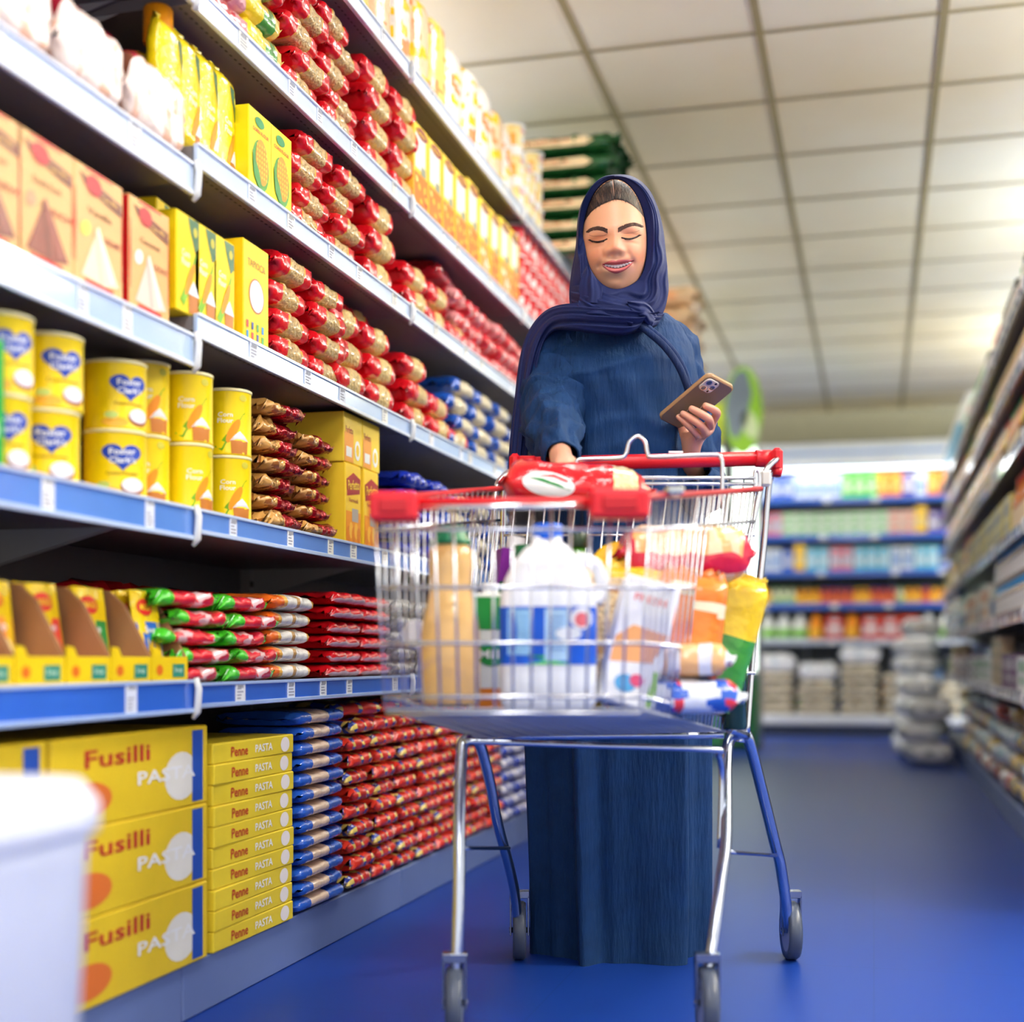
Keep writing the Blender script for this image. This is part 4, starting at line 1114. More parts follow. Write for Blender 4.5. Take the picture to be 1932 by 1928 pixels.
mb.decal(ellipse(.05, .138, .017, .017), (240, 240, 245), off=.001); mb.decal(ellipse(.05, .136, .011, .011), (226, 110, 120), off=.0014, rings=2)
for k in range(7):
    mb.decal(rect(-.058, .09 + .008 * k, -.032, .093 + .008 * k), (110, 160, 210), off=.001, rings=1)
    mb.decal(rect(.0, .09 + .008 * k, .024, .093 + .008 * k), (110, 150, 205), off=.001, rings=1)
mb.decal(ellipse(.03, .115, .02, .01), (236, 240, 245), off=.0012, rings=1)
mb.build('jug_label', e)
mb = MB(); mb.tube(smooth_path([(.05, .03, .235), (.078, .045, .225), (.088, .05, .19), (.078, .045, .165)], 4), .011, (240, 242, 246), 'plastic', 10); mb.build('jug_handle', e)
# cartons
def carton_front(c1, c2, txt):
    def f(mb, w, h):
        mb.decal(dense(rect(-w * .48, h * .7, w * .48, h * .97), 2), c1, rings=1); mb.decal(dense(rect(-w * .48, h * .02, w * .48, h * .22), 2), c2, rings=1)
        mb.decal(ellipse(0, h * .5, w * .36, h * .1), c1, off=.001, rings=2); mb.text(txt, 0, h * .5, w * .6, h * .07, WHT, off=.0015)
    return f
def cput(mb, name, label, cat, px, Z, dz=0, rz=0, tilt=(0, 0)):
    o = mb.build(name, label=label, cat=cat); o.location = inpos(px, Z, dz); o.rotation_euler = (tilt[0], tilt[1], TH + rz); return o
e = thing('juice_carton', 'green and white drink carton standing between the juice bottle and milk jug', 'carton', inpos(928, 2.3), TH + .1)
mb = boxp(.068, .06, .2, (232, 236, 228), front=carton_front((30, 140, 60), (230, 130, 30), 'Milk')); mb.build('carton_body', e)
mb = MB(); mb.lathe([(.013, .2), (.0135, .202), (.0135, .216), (.012, .218)], (240, 240, 240), 'plastic', 18, cy=.03); mb.build('cap', e)
e = thing('purple_carton', 'purple carton with white screw cap at the back left of the trolley', 'carton', inpos(945, 2.47), TH + .2)
e.rotation_euler = (0, .12, TH + .2)
mb = boxp(.07, .06, .31, (120, 30, 140)); mb.bvh()
mb.decal(dense(rect(-.033, .2, .033, .25), 2), (30, 90, 60), rings=1); mb.text('Al Rabie', 0, .225, .056, .022, WHT, off=.0012); mb.decal(dense(rect(-.034, .1, .034, .19), 2), (240, 225, 235), rings=1)
mb.build('carton_body', e)
mb = MB(); mb.lathe([(.016, .31), (.017, .312), (.017, .332), (.015, .334)], (240, 240, 240), 'plastic', 18, cy=.03, cx=-.005); mb.build('cap', e)
e = thing('pickle_jar', 'glass jar with dark green lid behind the milk jug', 'jar', inpos(1005, 2.42), TH)
mb = MB(); mb.lathe([(.03, 0), (.038, .004), (.038, .26), (.03, .28), (.028, .285)], (120, 60, 30), 'liquid', 28); mb.build('jar_body', e)
mb = MB(); mb.lathe([(.031, .282), (.032, .284), (.032, .302), (.03, .304)], (16, 100, 60), 'plastic', 28); mb.build('lid', e)
e = thing('oil_bottle', 'green glass bottle with dark cap behind the milk jug', 'bottle', inpos(1090, 2.42), TH)
mb = MB(); mb.lathe([(.03, 0), (.034, .005), (.034, .2), (.016, .26), (.014, .31)], (60, 110, 30), 'liquid', 24); mb.build('bottle_body', e)
mb = MB(); mb.lathe([(.016, .3), (.017, .302), (.017, .325), (.015, .327)], (30, 50, 30), 'plastic', 20); mb.build('cap', e)
# oats bag with a round yellow lid behind
def oatcf(t, v):
    s = noise.noise(Vector((t * 9, v * 9, 2)))
    return (250, 196, 20) if (t > .9 or t < .12) else ((232, 206, 160) if s > -.2 else (206, 160, 100))
mb = stand(pack(.23, .125, .09, oatcf, 301, wr=.008, film='film', matfn=lambda t, v: 'film_grain', ex=2.2), .23, .09)
mb.v = [(y * 1.35, x * .8, z) for x, y, z in mb.v] if False else [(x * 1.7, y * .9, z) for x, y, z in mb.v]
cput(mb, 'oats_bag', 'clear bag of pale oats with yellow top, right of the milk jug', 'bag', 1150, 2.36, .01, 0, (.0, .06))
mb = MB(); mb.lathe([(.05, 0), (.056, .004), (.057, .02), (.052, .026)], (250, 200, 16), 'plastic', 32)
o = mb.build('yellow_tub', label='round yellow tub leaning upright behind the bag of oats', cat='tub'); o.location = inpos(1170, 2.47, .262); o.rotation_euler = (1.35, .2, TH)
mb = stand(pack(.25, .1, .1, lambda t, v: (232, 170, 90) if noise.noise(Vector((t * 9, v * 5, 1))) > 0 else (214, 120, 60), 303, wr=.008), .25, .1)
cput(mb, 'cereal_bag', 'brown bag standing behind the oats', 'bag', 1175, 2.48, .0, .1)
# white leaning carton
def wf(mb, w, h):
    mb.decal([(-w * .48, h * .3), (w * .3, h * .36), (w * .48, h * .6), (-w * .2, h * .62), (-w * .48, h * .5)], (240, 170, 110), rings=2)
    mb.text('FRESH', 0, h * .84, w * .6, h * .06, (230, 110, 110)); mb.decal(ellipse(-w * .1, h * .16, w * .2, h * .07), (90, 170, 220), off=.001, rings=1)
    mb.decal(ellipse(w * .1, h * .2, w * .14, h * .05), (220, 80, 120), off=.0013, rings=1); mb.decal(dense(rect(w * .36, h * .02, w * .48, h * .3), 2), (150, 200, 70), off=.001, rings=1)
cput(boxp(.085, .06, .2, (240, 240, 244), front=wf), 'white_carton', 'white carton with orange swirl leaning to the right beside the milk jug', 'carton', 1180, 2.16, .004, .1, (-.1, .26))
mb = stand(pack(.2, .09, .08, lambda t, v: (244, 130, 40) if noise.noise(Vector((t * 6, v * 6, 5))) > -.25 else (240, 226, 190), 305, wr=.009), .2, .08)
mb.v = [(x * 1.3, y, z) for x, y, z in mb.v]
cput(mb, 'orange_bag', 'orange and clear snack bag at the right side of the trolley', 'bag', 1275, 2.34, .02, 0, (0, .15))
mb = stand(pack(.22, .1, .07, lambda t, v: (60, 150, 50) if t < .55 else (244, 206, 30), 306, wr=.006), .22, .07)
mb.v = [(x * 1.3, y, z) for x, y, z in mb.v]
cput(mb, 'green_bag', 'green and yellow bag leaning at the right rear of the trolley', 'bag', 1318, 2.47, .03, 0, (0, .28))
mb = pack(.2, .16, .06, lambda t, v: (40, 90, 190) if int(t * 7 + v * 4) % 3 == 0 else ((226, 60, 70) if int(t * 9) % 4 == 0 else (226, 230, 240)), 307, wr=.005)
cput(mb, 'tissue_packet', 'blue, red and white packet lying on the trolley floor at the right', 'packet', 1262, 2.3, .0, .1)
mb = pack(.19, .16, .06, lambda t, v: (236, 180, 120) if int(t * 8) % 2 else (226, 226, 236), 308, wr=.005)
cput(mb, 'biscuit_packet', 'peach and white packet lying on the blue and white packet', 'packet', 1262, 2.32, .062, -.15)
# bag of rusks on top
def rusk(t, v):
    if t < .05 or t > .95 or v > .9: return (214, 30, 60)
    return (238, 176, 110) if int(t * 12 + v * 3) % 2 else (246, 214, 170)
mb = pack(.21, .14, .1, rusk, 309, wr=.007, film='film')
cput(mb, 'bread_bag', 'clear bag of sliced orange brown bread with red edges, on top at the right', 'bag', 1285, 2.42, .235, .1)
# dark base pieces under it
mb = boxp(.16, .12, .1, (110, 24, 40)); cput(mb, 'dark_red_box', 'dark red box under the bread bag', 'box', 1290, 2.5, .13)
e = thing('sauce_bottle', 'dark bottle with yellow cap in the rear right corner of the trolley', 'bottle', inpos(1385, 2.6), TH)
mb = MB(); mb.lathe([(.02, 0), (.024, .004), (.024, .2), (.011, .25), (.01, .27)], (30, 60, 40), 'liquid', 20); mb.build('bottle_body', e)
mb = MB(); mb.lathe([(.012, .265), (.013, .267), (.013, .285), (.011, .287)], (240, 206, 20), 'plastic', 16); mb.build('cap', e)
mb = MB(); mb.lathe([(.019, 0), (.021, .002), (.021, .016), (.019, .018)], (236, 236, 240), 'plastic', 20)
o = mb.build('coin_lock', label='small round white disc at the left side of the trolley', cat='disc'); o.location = cam2world(pz(785, 0, 2.2).x, 2.2, pz(785, 1195, 2.2).z); o.rotation_euler = (pi / 2, 0, TH)
# held packet: red with white oval
def hcf(t, v):
    if t > .74: return (240, 214, 150) if t < .93 else (214, 30, 40)
    return (222, 16, 26)
mb = pack(.245, .15, .085, hcf, 311, wr=.006, fin=.012, matfn=lambda t, v: 'film_grain' if .74 < t < .93 else 'film', ex=2.1)
mb.bvh()
mb.decal(ellipse(-.048, .046, .046, .021, 28, -.08), (244, 244, 240), off=.0012, rings=5)
mb.decal([(-.085, .056), (-.06, .050), (-.03, .043), (-.008, .038), (-.03, .048), (-.06, .056)], (40, 130, 60), off=.0022, rings=2)
mb.decal([(-.07, .060), (-.04, .060), (-.015, .052), (-.015, .056), (-.04, .064)], (226, 60, 60), off=.0022, rings=2)
mb.decal(ellipse(-.03, .014, .014, .008), (250, 170, 30), off=.0012, rings=2)
HP = mb.build('pasta_packet', label='red pasta packet with white oval under her hand, on top of the trolley', cat='packet')
p = pz(1080, 0, 2.5); HP.location = cam2world(p.x, 2.5, pz(0, 965, 2.5).z); HP.rotation_euler = (.15, .09, TH)
# ------------------------------------------------------------------ the woman
WO0 = Vector((pz(1165, 0, 3.05).x, 3.05, 0))
def w(px, py, Z): return pz(px, py, Z) - WO0
SKIN = (232, 170, 132); NAVY = (10, 48, 92); SCF = (17, 31, 82)
woman_loc = cam2world(WO0.x, WO0.y, 0)

def skin_mesh(edges, pts, rad, root=0, sub=2):
    me = bpy.data.meshes.new('sk'); me.from_pydata([tuple(p) for p in pts], edges, [])
    o = bpy.data.objects.new('sk', me); COL.objects.link(o)
    sm = o.modifiers.new('s', 'SKIN'); sm.use_smooth_shade = True; sm.branch_smoothing = .3
    for i, r in enumerate(rad):
        v = me.skin_vertices[0].data[i]
        v.radius = r if isinstance(r, tuple) else (r, r); v.use_root = (i == root)
    ss = o.modifiers.new('u', 'SUBSURF'); ss.levels = sub; ss.render_levels = sub
    bpy.context.view_layer.update()
    em = o.evaluated_get(bpy.context.evaluated_depsgraph_get()).to_mesh()
    vs = [tuple(v.co) for v in em.vertices]; fs = [tuple(p.vertices) for p in em.polygons]
    bpy.data.objects.remove(o); bpy.data.meshes.remove(me)
    return vs, fs

# head: an ovoid shaped by features placed on the front
HZ = 2.95; S1 = HZ / FPX
HC = w(1164, 440, HZ); HC.y = 3.035 - 3.05
CAML = Vector((-WO0.x, -WO0.y, CAMZ))
def g(u, v, cu, cv, su, sv): return math.exp(-((u - cu) / su) ** 2 / 2 - ((v - cv) / sv) ** 2 / 2)
def face_feat(u, v):        # u, v in picture pixels from the head centre (right, up); result: metres towards the viewer
    d = 0
    for ex, ey in ((-35, -15), (26, -9)):
        d -= .0075 * g(u, v, ex, ey + 4, 17, 10)
        d += .0085 * g(u, v, ex, ey - 1, 12.5, 7.5)
        d -= .0022 * g(u, v, ex, ey + 7.5, 14, 2.2)
        d -= .0016 * g(u, v, ex, ey - 9, 12, 2.0)
    d += .0035 * g(u, v, -33, 5, 17, 6) + .0035 * g(u, v, 22, 11, 17, 6)
    # nose
    if -48 < v < 14:
        t = min(max((6 - v) / 40, 0), 1)
        cu = -3.5 - 1.0 * t; wd = 6 + 3.5 * t
        hgt = .003 + .0092 * t ** 1.1
        fall = 1 / (1 + math.exp(-(v + 41) / 3.2)) / (1 + math.exp((v - 8) / 4))
        d += hgt * math.exp(-((u - cu) / wd) ** 2 / 2) * fall
    d += .0038 * g(u, v, -5, -31, 8, 7)
    d += .0045 * g(u, v, -18, -36, 5, 4.6) + .0045 * g(u, v, 9, -35.5, 5, 4.6)
    d -= .0016 * g(u, v, -27, -38, 3, 5) + .0016 * g(u, v, 19, -37, 3, 5)
    d -= .003 * g(u, v, -11, -42, 3, 1.8) + .003 * g(u, v, 2, -42, 3, 1.8)
    # smile
    m = -61 + .0085 * (u + 1) ** 2 + .10 * u
    k = math.exp(-((u + 1) / 24) ** 4)
    d += .0048 * k * math.exp(-((v - (m + 7.5)) / 4) ** 2 / 2)
    d -= .0030 * k * math.exp(-((v - m) / 3.6) ** 2 / 2)
    d += .0056 * k * math.exp(-((v - (m - 8)) / 4.6) ** 2 / 2)
    d -= .0026 * math.exp(-((u + 1) / 12) ** 2) * math.exp(-((v + 81) / 4) ** 2 / 2)
    d += .0060 * g(u, v, 0, -94, 16, 9)
    d += .0062 * g(u, v, -39, -41, 13, 12) + .0062 * g(u, v, 37, -37, 13, 12)
    for s_, cx in ((-1, -1), (1, 0)):   # folds from the nose wings to the mouth corners
        for a in range(5):
            t = a / 4; d -= .0013 * g(u, v, cx + s_ * (22 + 11 * t), -40 - 17 * t + (3 if s_ > 0 else -1), 2.6, 4)
    d -= .003 * (g(u, v, -33, -57, 3, 3) + g(u, v, 32, -50, 3, 3))
    return d
def headpt(a, b):
    """a from crown to below the chin, b around (0.5 at the front)"""
    th = a * pi * .985 + .01; ph = 2 * pi * b
    cz = cos(th); s = sin(th)
    sx = s; 
    if cz < 0: sx = (1 - abs(cz) ** 2.25) ** (1 / 2.1)
    x = .0700 * sx * sin(ph); y = .094 * s * cos(ph); z = (.137 if cz > 0 else .1175) * cz
    if cz < 0 and y > 0: z *= .85
    if y < 0:
        y *= 1 - .10 * max(0, -cz - .2)
        yy = abs(y) / .094
        y = -.094 * yy ** .86
    p = Vector((x, y, z))
    if y < -.012:
        f = face_feat(x / S1, z / S1) * min(1, (-y - .012) / .03)
        p.y -= f
    return p + HC
mb = MB()
def headcol(u, v):
    p = headpt(u, v) - HC
    a, b = p.x / S1, p.z / S1
    c = list(SKIN)
    if p.y < 0:
        k = .5 * (g(a, b, -40, -40, 14, 12) + g(a, b, 38, -36, 14, 12)) + .5 * g(a, b, -5, -33, 9, 6)
        c = [c[0] + 2 * k, c[1] - 26 * k, c[2] - 26 * k]
        e = g(a, b, -35, -9, 15, 6) + g(a, b, 27, -2, 16, 6)
        c = [c[0] - 44 * e, c[1] - 56 * e, c[2] - 52 * e]
    return tuple(int(round(x / 3) * 3) for x in c)
mb.grid(headpt, 150, 200, SKIN, 'skin', colfn=headcol, wrap_v=True)
HEAD = MB(); HEAD.v = mb.v; HEAD.f = mb.f; HB = HEAD.bvh()
def onface(px, py, off):
    """point of the face seen at a pixel"""
    d = (w(px, py, 3.0) - CAML).normalized()
    h = HB.ray_cast(CAML, d)
    if h[0] is None:
        k = HB.find_nearest(w(px, py, 3.03)); return k[0] - d * off
    return h[0] - d * off
def fdecal(M, poly, col, off=.0004, m='skin', rings=3):
    cx = sum(p[0] for p in poly) / len(poly); cy = sum(p[1] for p in poly) / len(poly); n = len(poly)
    pts = [(cx, cy)] + [(cx + (p[0] - cx) * r / rings, cy + (p[1] - cy) * r / rings) for r in range(1, rings + 1) for p in poly]
    vs = [onface(p[0], p[1], off) for p in pts]
    fs = [(0, 1 + k, 1 + (k + 1) % n) for k in range(n)]
    for r in range(rings - 1):
        for k in range(n):
            l = (k + 1) % n; fs.append((1 + r * n + k, 1 + (r + 1) * n + k, 1 + (r + 1) * n + l, 1 + r * n + l))
    M.add(vs, fs, col, m, True)
def fstrip(M, up, lo, col, off=.0004, m='skin', n=30, bands=3, bulge=0):
    """area between two curves on the face"""
    U = smooth_path([(a[0], a[1], 0) for a in up], 8); L = smooth_path([(a[0], a[1], 0) for a in lo], 8)
    def at(C, t):
        i = t * (len(C) - 1); k = min(int(i), len(C) - 2); return C[k].lerp(C[k + 1], i - k)
    def fn(u, v):
        a = at(U, u).lerp(at(L, u), v)
        return onface(a.x, a.y, off + bulge * sin(pi * v) * sin(pi * min(max(u, .0), 1)) ** .6)
    M.grid(fn, n, bands, col, m)
# lips on the head mesh itself
LIP = (196, 92, 88)
fstrip(mb, [(1136, 498), (1148, 493), (1157, 490.5), (1162, 492), (1167, 490), (1180, 490), (1197, 490.5)],
       [(1136, 499), (1148, 499.5), (1162, 500), (1178, 497.5), (1197, 491)], LIP, .0005, 'lip', 40, 4, .0016)
fstrip(mb, [(1136.5, 499), (1147, 503.5), (1162, 506.5), (1179, 503), (1197, 491.5)],
       [(1136, 500), (1145, 509), (1162, 516), (1182, 508), (1197, 492.5)], (202, 96, 92), .0005, 'lip', 40, 4, .0024)
fstrip(mb, [(1137, 499), (1148, 499.5), (1162, 500), (1178, 497.5), (1196, 491.5)],
       [(1137, 499.2), (1147, 504), (1162, 507), (1179, 503.5), (1196, 491.8)], (70, 24, 26), .0001, 'lip', 40, 2)
# arms, hands, torso, legs: one skinned skeleton
P = []; E = []; R = []
def node(p, r, parent=None):
    P.append(p); R.append(r); i = len(P) - 1
    if parent is not None: E.append((parent, i))
    return i
pel = node(w(1165, 1010, 3.06), .11)
wst = node(w(1165, 900, 3.06), .09, pel); chs = node(w(1165, 740, 3.06), (.11, .09), wst); nk0 = node(w(1165, 625, 3.07), .05, chs); nk = node(w(1165, 560, 3.06), .045, nk0); node(w(1165, 500, 3.05), .05, nk)
for s_, hx in ((-1, 1105), (1, 1225)):
    hp = node(w(hx, 1060, 3.06), .08, pel); kn = node(w(hx - 4 * s_, 1400, 3.05), .055, hp); an = node(w(hx, 1725, 3.08), .035, kn); node(w(hx, 1775, 2.98), .028, an)
# her right arm (left in the picture) down onto the packet
sh = node(w(1078, 655, 3.07), .04, nk0); el = node(w(1044, 790, 2.96), .034, sh); mid = node(w(1050, 820, 2.79), .028, el); wr = node(w(1058, 862, 2.67), (.024, .022), mid)
pa = node(w(1062, 882, 2.62), (.034, .02), wr); 
for k, (dx, dy) in enumerate([(-22, 4), (-8, 0), (8, 0), (22, 4)]):
    a = node(w(1062 + dx, 888 + dy, 2.575), .0105, pa); b_ = node(w(1062 + dx * 1.2, 905 + dy, 2.548), .009, a); node(w(1062 + dx * 1.25, 925 + dy, 2.555), .0078, b_)
a = node(w(1088, 890, 2.64), .011, pa); node(w(1102, 905, 2.6), .0095, a)
# her left arm (right in the picture) holding the phone
sh = node(w(1254, 655, 3.07), .04, nk0); el = node(w(1308, 905, 3.05), .034, sh); wr = node(w(1303, 856, 2.93), (.023, .021), el)
p1 = node(w(1306, 832, 2.905), (.027, .018), wr); p2 = node(w(1326, 812, 2.888), (.030, .014), p1)
for kn, md, tp, r0 in (((1346, 793, 2.872), (1355, 778, 2.845), (1326, 763, 2.822), .0088), ((1341, 806, 2.868), (1338, 790, 2.832), (1299, 768, 2.825), .0092),
                      ((1333, 817, 2.868), (1322, 802, 2.838), (1283, 777, 2.834), .0088), ((1318, 824, 2.872), (1302, 806, 2.848), (1276, 783, 2.846), .0076)):
    a = node(w(*kn), r0 * 1.08, p2); b_ = node(w(*md), r0, a); c_ = node(w((md[0] + tp[0]) / 2, (md[1] + tp[1]) / 2 - 1, (md[2] + tp[2]) / 2 - .003), r0 * .92, b_); node(w(*tp), r0 * .72, c_)
a = node(w(1292, 820, 2.925), .0125, p1); b_ = node(w(1286, 798, 2.925), .0105, a); node(w(1298, 778, 2.905), .009, b_)
vs, fs = skin_mesh(E, P, R, 0, 2)
mb.add(vs, fs, (222, 160, 132), 'skin', True)
# finger nails
B2 = BVHTree.FromPolygons([Vector(v) for v in vs], fs)
for tp in ((1328, 763.5), (1301, 769), (1285, 778), (1278, 784)):
    cc = w(tp[0], tp[1], 2.83); pl = []
    for k in range(12):
        t = 2 * pi * k / 12; x = cc.x + .0048 * cos(t) * .9 - .0034 * sin(t) * -.4; z = cc.z + .0036 * sin(t) - .0048 * cos(t) * -.35
        h = B2.ray_cast(Vector((x, -3, z)), Vector((0, 1, 0)))
        if h[0] is None: break
        pl.append(Vector((x, h[0].y - .0004, z)))
    if len(pl) == 12: mb.add(pl, [tuple(range(12))], (236, 186, 168), 'lip', True)
woman = mb.build('person', label='woman in navy headscarf and long navy robe, smiling down at a phone behind the trolley', cat='person')
woman.location = woman_loc; woman.rotation_euler = (0, 0, TH)
# brows, lashes, teeth, hair
def wpart(name, M): return M.build(name, woman)
rb = random.Random(4)
for pts, th in (([(1110, 438), (1117, 433), (1127, 430.5), (1138, 432), (1147, 436.5)], 9.5), ([(1166, 434), (1172, 430.5), (1182, 426), (1195, 423), (1204, 425), (1210, 428)], 9.5)):
    M = MB(); C = smooth_path([(a[0], a[1], 0) for a in pts], 10); nC = len(C)
    for i in range(nC - 1):
        t = i / nC; left = pts[0][0] < 1150
        tt = (1 - t) if left else t
        wd = th * (.95 - .75 * tt ** 2)
        for k in range(14):
            o = (rb.random() - .5) * wd; s_ = -1 if left else 1
            a = onface(C[i].x, C[i].y + o, .0008); e = onface(C[i].x + s_ * rb.uniform(2.5, 5), C[i].y + o * .5 - rb.uniform(-.6, 1.6), .0010)
            M.tube([a, a.lerp(e, .5), e], [.00045, .0004, .0001], (84, 56, 46), 'hair', 4)
    wpart('eyebrow', M)
fdecal_eye = 1
for pts, dr in (([(1112, 452), (1118, 455), (1128, 456), (1138, 454), (1146, 450.5)], -1), ([(1172, 448), (1181, 450), (1191, 449.8), (1200, 447), (1207, 443)], 1)):
    M = MB(); C = smooth_path([(a[0], a[1], 0) for a in pts], 8)
    M.tube([onface(a.x, a.y, .0007) for a in C], [.0003] + [.0015] * (len(C) - 2) + [.0003], (36, 24, 24), 'hair', 6)
    for i in range(0, len(C), 1):
        t = i / (len(C) - 1); tt = (1 - t) if dr < 0 else t
        if tt < .2: continue
        a = onface(C[i].x, C[i].y, .0008); b_ = a + Vector(((.0012 + .0035 * tt) * dr, -.0045, -.0030 + .0016 * tt))
        M.tube([a, a.lerp(b_, .5) + Vector((0, -.0006, -.0006)), b_], [.00035, .0003, .0001], (32, 22, 22), 'hair', 4)
    fdecal(M, [(a.x, a.y + 0) for a in C[6:-6]] + [(a.x, a.y + 2.6) for a in reversed(C[6:-6])], (58, 38, 34), .0005, 'lip', 1)
    wpart('eyelash', M)
    M = MB(); C2 = [onface(a.x, a.y - 11 + 2.5 * abs(i / len(C) - .5) * 2, .0003) for i, a in enumerate(C)]
    M.tube(C2, [.0001] + [.0004] * (len(C2) - 2) + [.0001], (150, 96, 78), 'skin', 5); wpart('eyelid_crease', M)
M = MB()
for k in range(9):
    x0 = 1141 + 5.6 * k; x1 = x0 + 5.5; xm = (x0 + x1) / 2
    base = 499.8 - .0055 * (xm - 1162) ** 2 * 1.0 - .06 * (xm - 1162)
    hgt = 5.8 - abs(xm - 1164) * .13
    if hgt < 1: continue
    fdecal(M, [(x0, base), (x1, base), (x1 - .1, base + hgt * .85), (xm, base + hgt), (x0 + .1, base + hgt * .85)], (226, 214, 202), .0007, 'lip', 1)
wpart('teeth', M)
# hair between the scarf edge and the hairline
HL = smooth_path([(a[0], a[1], 0) for a in [(1098, 446), (1101, 424), (1112, 404), (1125, 392), (1141, 383), (1157, 377), (1162, 376), (1178, 379), (1195, 388), (1209, 402), (1220, 420), (1229, 442)]], 8)
HT = smooth_path([(a[0], a[1], 0) for a in [(1092, 440), (1092, 410), (1097, 383), (1109, 358), (1128, 341), (1150, 331), (1162, 329), (1182, 333), (1204, 346), (1221, 370), (1231, 400), (1235, 440)]], 8)
def curve_at(C, t):
    i = t * (len(C) - 1); k = min(int(i), len(C) - 2); return C[k].lerp(C[k + 1], i - k)
PT = .49
def hairfn(u, v):
    a = curve_at(HL, u); b_ = curve_at(HT, u)
    p = a.lerp(b_, v)
    n = noise.noise(Vector((u * 60, v * 2.2, 3)))
    off = .0012 + .0085 * v ** .5 * (1 - .75 * math.exp(-((u - PT) / .022) ** 2)) + .0007 * n
    return onface(p.x, p.y, off)
def haircol(u, v):
    n = noise.noise(Vector((u * 90, v * 1.6, 1)))
    if abs(u - PT) < .009 and v > .12: return (190, 150, 130)
    return (52, 37, 31) if n > .1 else ((34, 24, 21) if n > -.25 else (84, 62, 50))
M = MB(); M.grid(hairfn, 160, 24, None, 'hair', colfn=haircol)
for k in range(60):
    u = rb.uniform(.02, .98); a = curve_at(HL, u); 
    p0 = onface(a.x, a.y - 2, .0014); s_ = -1 if u < PT else 1
    p2_ = onface(a.x + s_ * rb.uniform(0, 5), a.y + rb.uniform(0, 5), .0012)
    M.tube([p0, p0.lerp(p2_, .5), p2_], [.0003, .0003, .0001], (60, 42, 36), 'hair', 4)
wpart('hair', M)

# headscarf
INN = [(1160, 334), (1188, 341), (1211, 362), (1224, 396), (1228, 436), (1227, 474), (1219, 503), (1204, 527), (1184, 540), (1163, 545), (1142, 539), (1123, 521), (1110, 495), (1103, 460), (1096, 425), (1099, 388), (1115, 357), (1137, 339)]
OUT = [(1162, 329), (1194, 333), (1222, 354), (1240, 388), (1251, 430), (1256, 472), (1260, 515), (1260, 560), (1240, 600), (1165, 608), (1105, 602), (1080, 584), (1074, 556), (1078, 512), (1086, 465), (1092, 400), (1110, 360), (1133, 336)]
def closed(C, n=10):
    P_ = [Vector((a[0], a[1], 0)) for a in C]; N = len(P_); out = []
    for i in range(N):
        a, b_, c_, d = P_[i - 1], P_[i], P_[(i + 1) % N], P_[(i + 2) % N]
        for k in range(n):
            t = k / n; out.append(.5 * ((2 * b_) + (c_ - a) * t + (2 * a - 5 * b_ + 4 * c_ - d) * t * t + (3 * b_ - a - 3 * c_ + d) * t ** 3))
    return out
IC = closed(INN); OC = closed(OUT); NC = len(IC)
def scarffn(u, v):
    k = u * NC; i = int(k) % NC; f = k - int(k)
    a = IC[i].lerp(IC[(i + 1) % NC], f); b_ = OC[i].lerp(OC[(i + 1) % NC], f)
    low = math.exp(-((u - .5) / .2) ** 2)          # under the chin
    inner = onface(a.x, a.y, .004)
    inner.y = min(max(inner.y, HC.y - .085 + .02 * low), HC.y - .03)
    if v < .06:
        q_ = inner + Vector((0, .012 * (1 - v / .06), 0)); return q_
    if v < .6:
        t = (v - .06) / .54
        yo = HC.y + .015 - .075 * low
        y = inner.y + (yo - inner.y) * (1 - cos(t * pi / 2)) - .012 * sin(t * pi)
        q_ = w(a.x + (b_.x - a.x) * t, a.y + (b_.y - a.y) * t, y + 3.05); x, z = q_.x, q_.z
        n = noise.noise(Vector((cos(2 * pi * u) * 2.2, sin(2 * pi * u) * 2.2, t * 1.5)))
        side = .35 + .65 * min(1, max(0, sin(pi * u) * 1.2))
        fold = .0055 * sin(t * 11 + n * 4 + 3 * u) * side * sin(t * pi) + .0025 * sin(t * 27 + n * 9 + 9 * u) * side * sin(pi * t)
        return Vector((x, y - fold, z + fold * .2))
    t = (v - .6) / .4
    yo = .015 - .075 * low
    q_ = w(b_.x, b_.y, HC.y + yo + 3.05) - HC; x, z = q_.x, q_.z
    r = cos(t * pi / 2)
    return HC + Vector((x * r + .0, yo + (.125 - yo) * sin(t * pi / 2), z * (r if z > 0 else 1 - .75 * (1 - r)) * 1.0 - .0 * (1 - r)))
M = MB(); M.grid(scarffn, 200, 70, SCF, 'scarf_cloth', wrap_u=True)
def ribbon(M, up, lo, col=SCF, folds=3, amp=.006, bulge=.012, n=70, m=26, seed=0, thick=.004, mt='scarf_cloth'):
    U = smooth_path([w(*a) for a in up], 8); L = smooth_path([w(*a) for a in lo], 8)
    def core(u, v):
        a = curve_at(U, u); b_ = curve_at(L, u); p = a.lerp(b_, v)
        nn = noise.noise(Vector((u * 2.5, v * 1.2, seed)))
        f = amp * sin(v * 2 * pi * folds + 3.5 * nn + 2 * u + seed) + bulge * sin(pi * v) + amp * .4 * sin(v * 2 * pi * folds * 2.3 + 5 * nn + 4 * u)
        return p + Vector((0, -f * min(1, 6 * v, 6 * (1 - v)) , 0))
    def fn(u, v):
        if v < .5: return core(u, v * 2)
        return core(u, (1 - v) * 2) + Vector((0, thick + .012, 0))
    M.grid(fn, n, m * 2, col, mt)
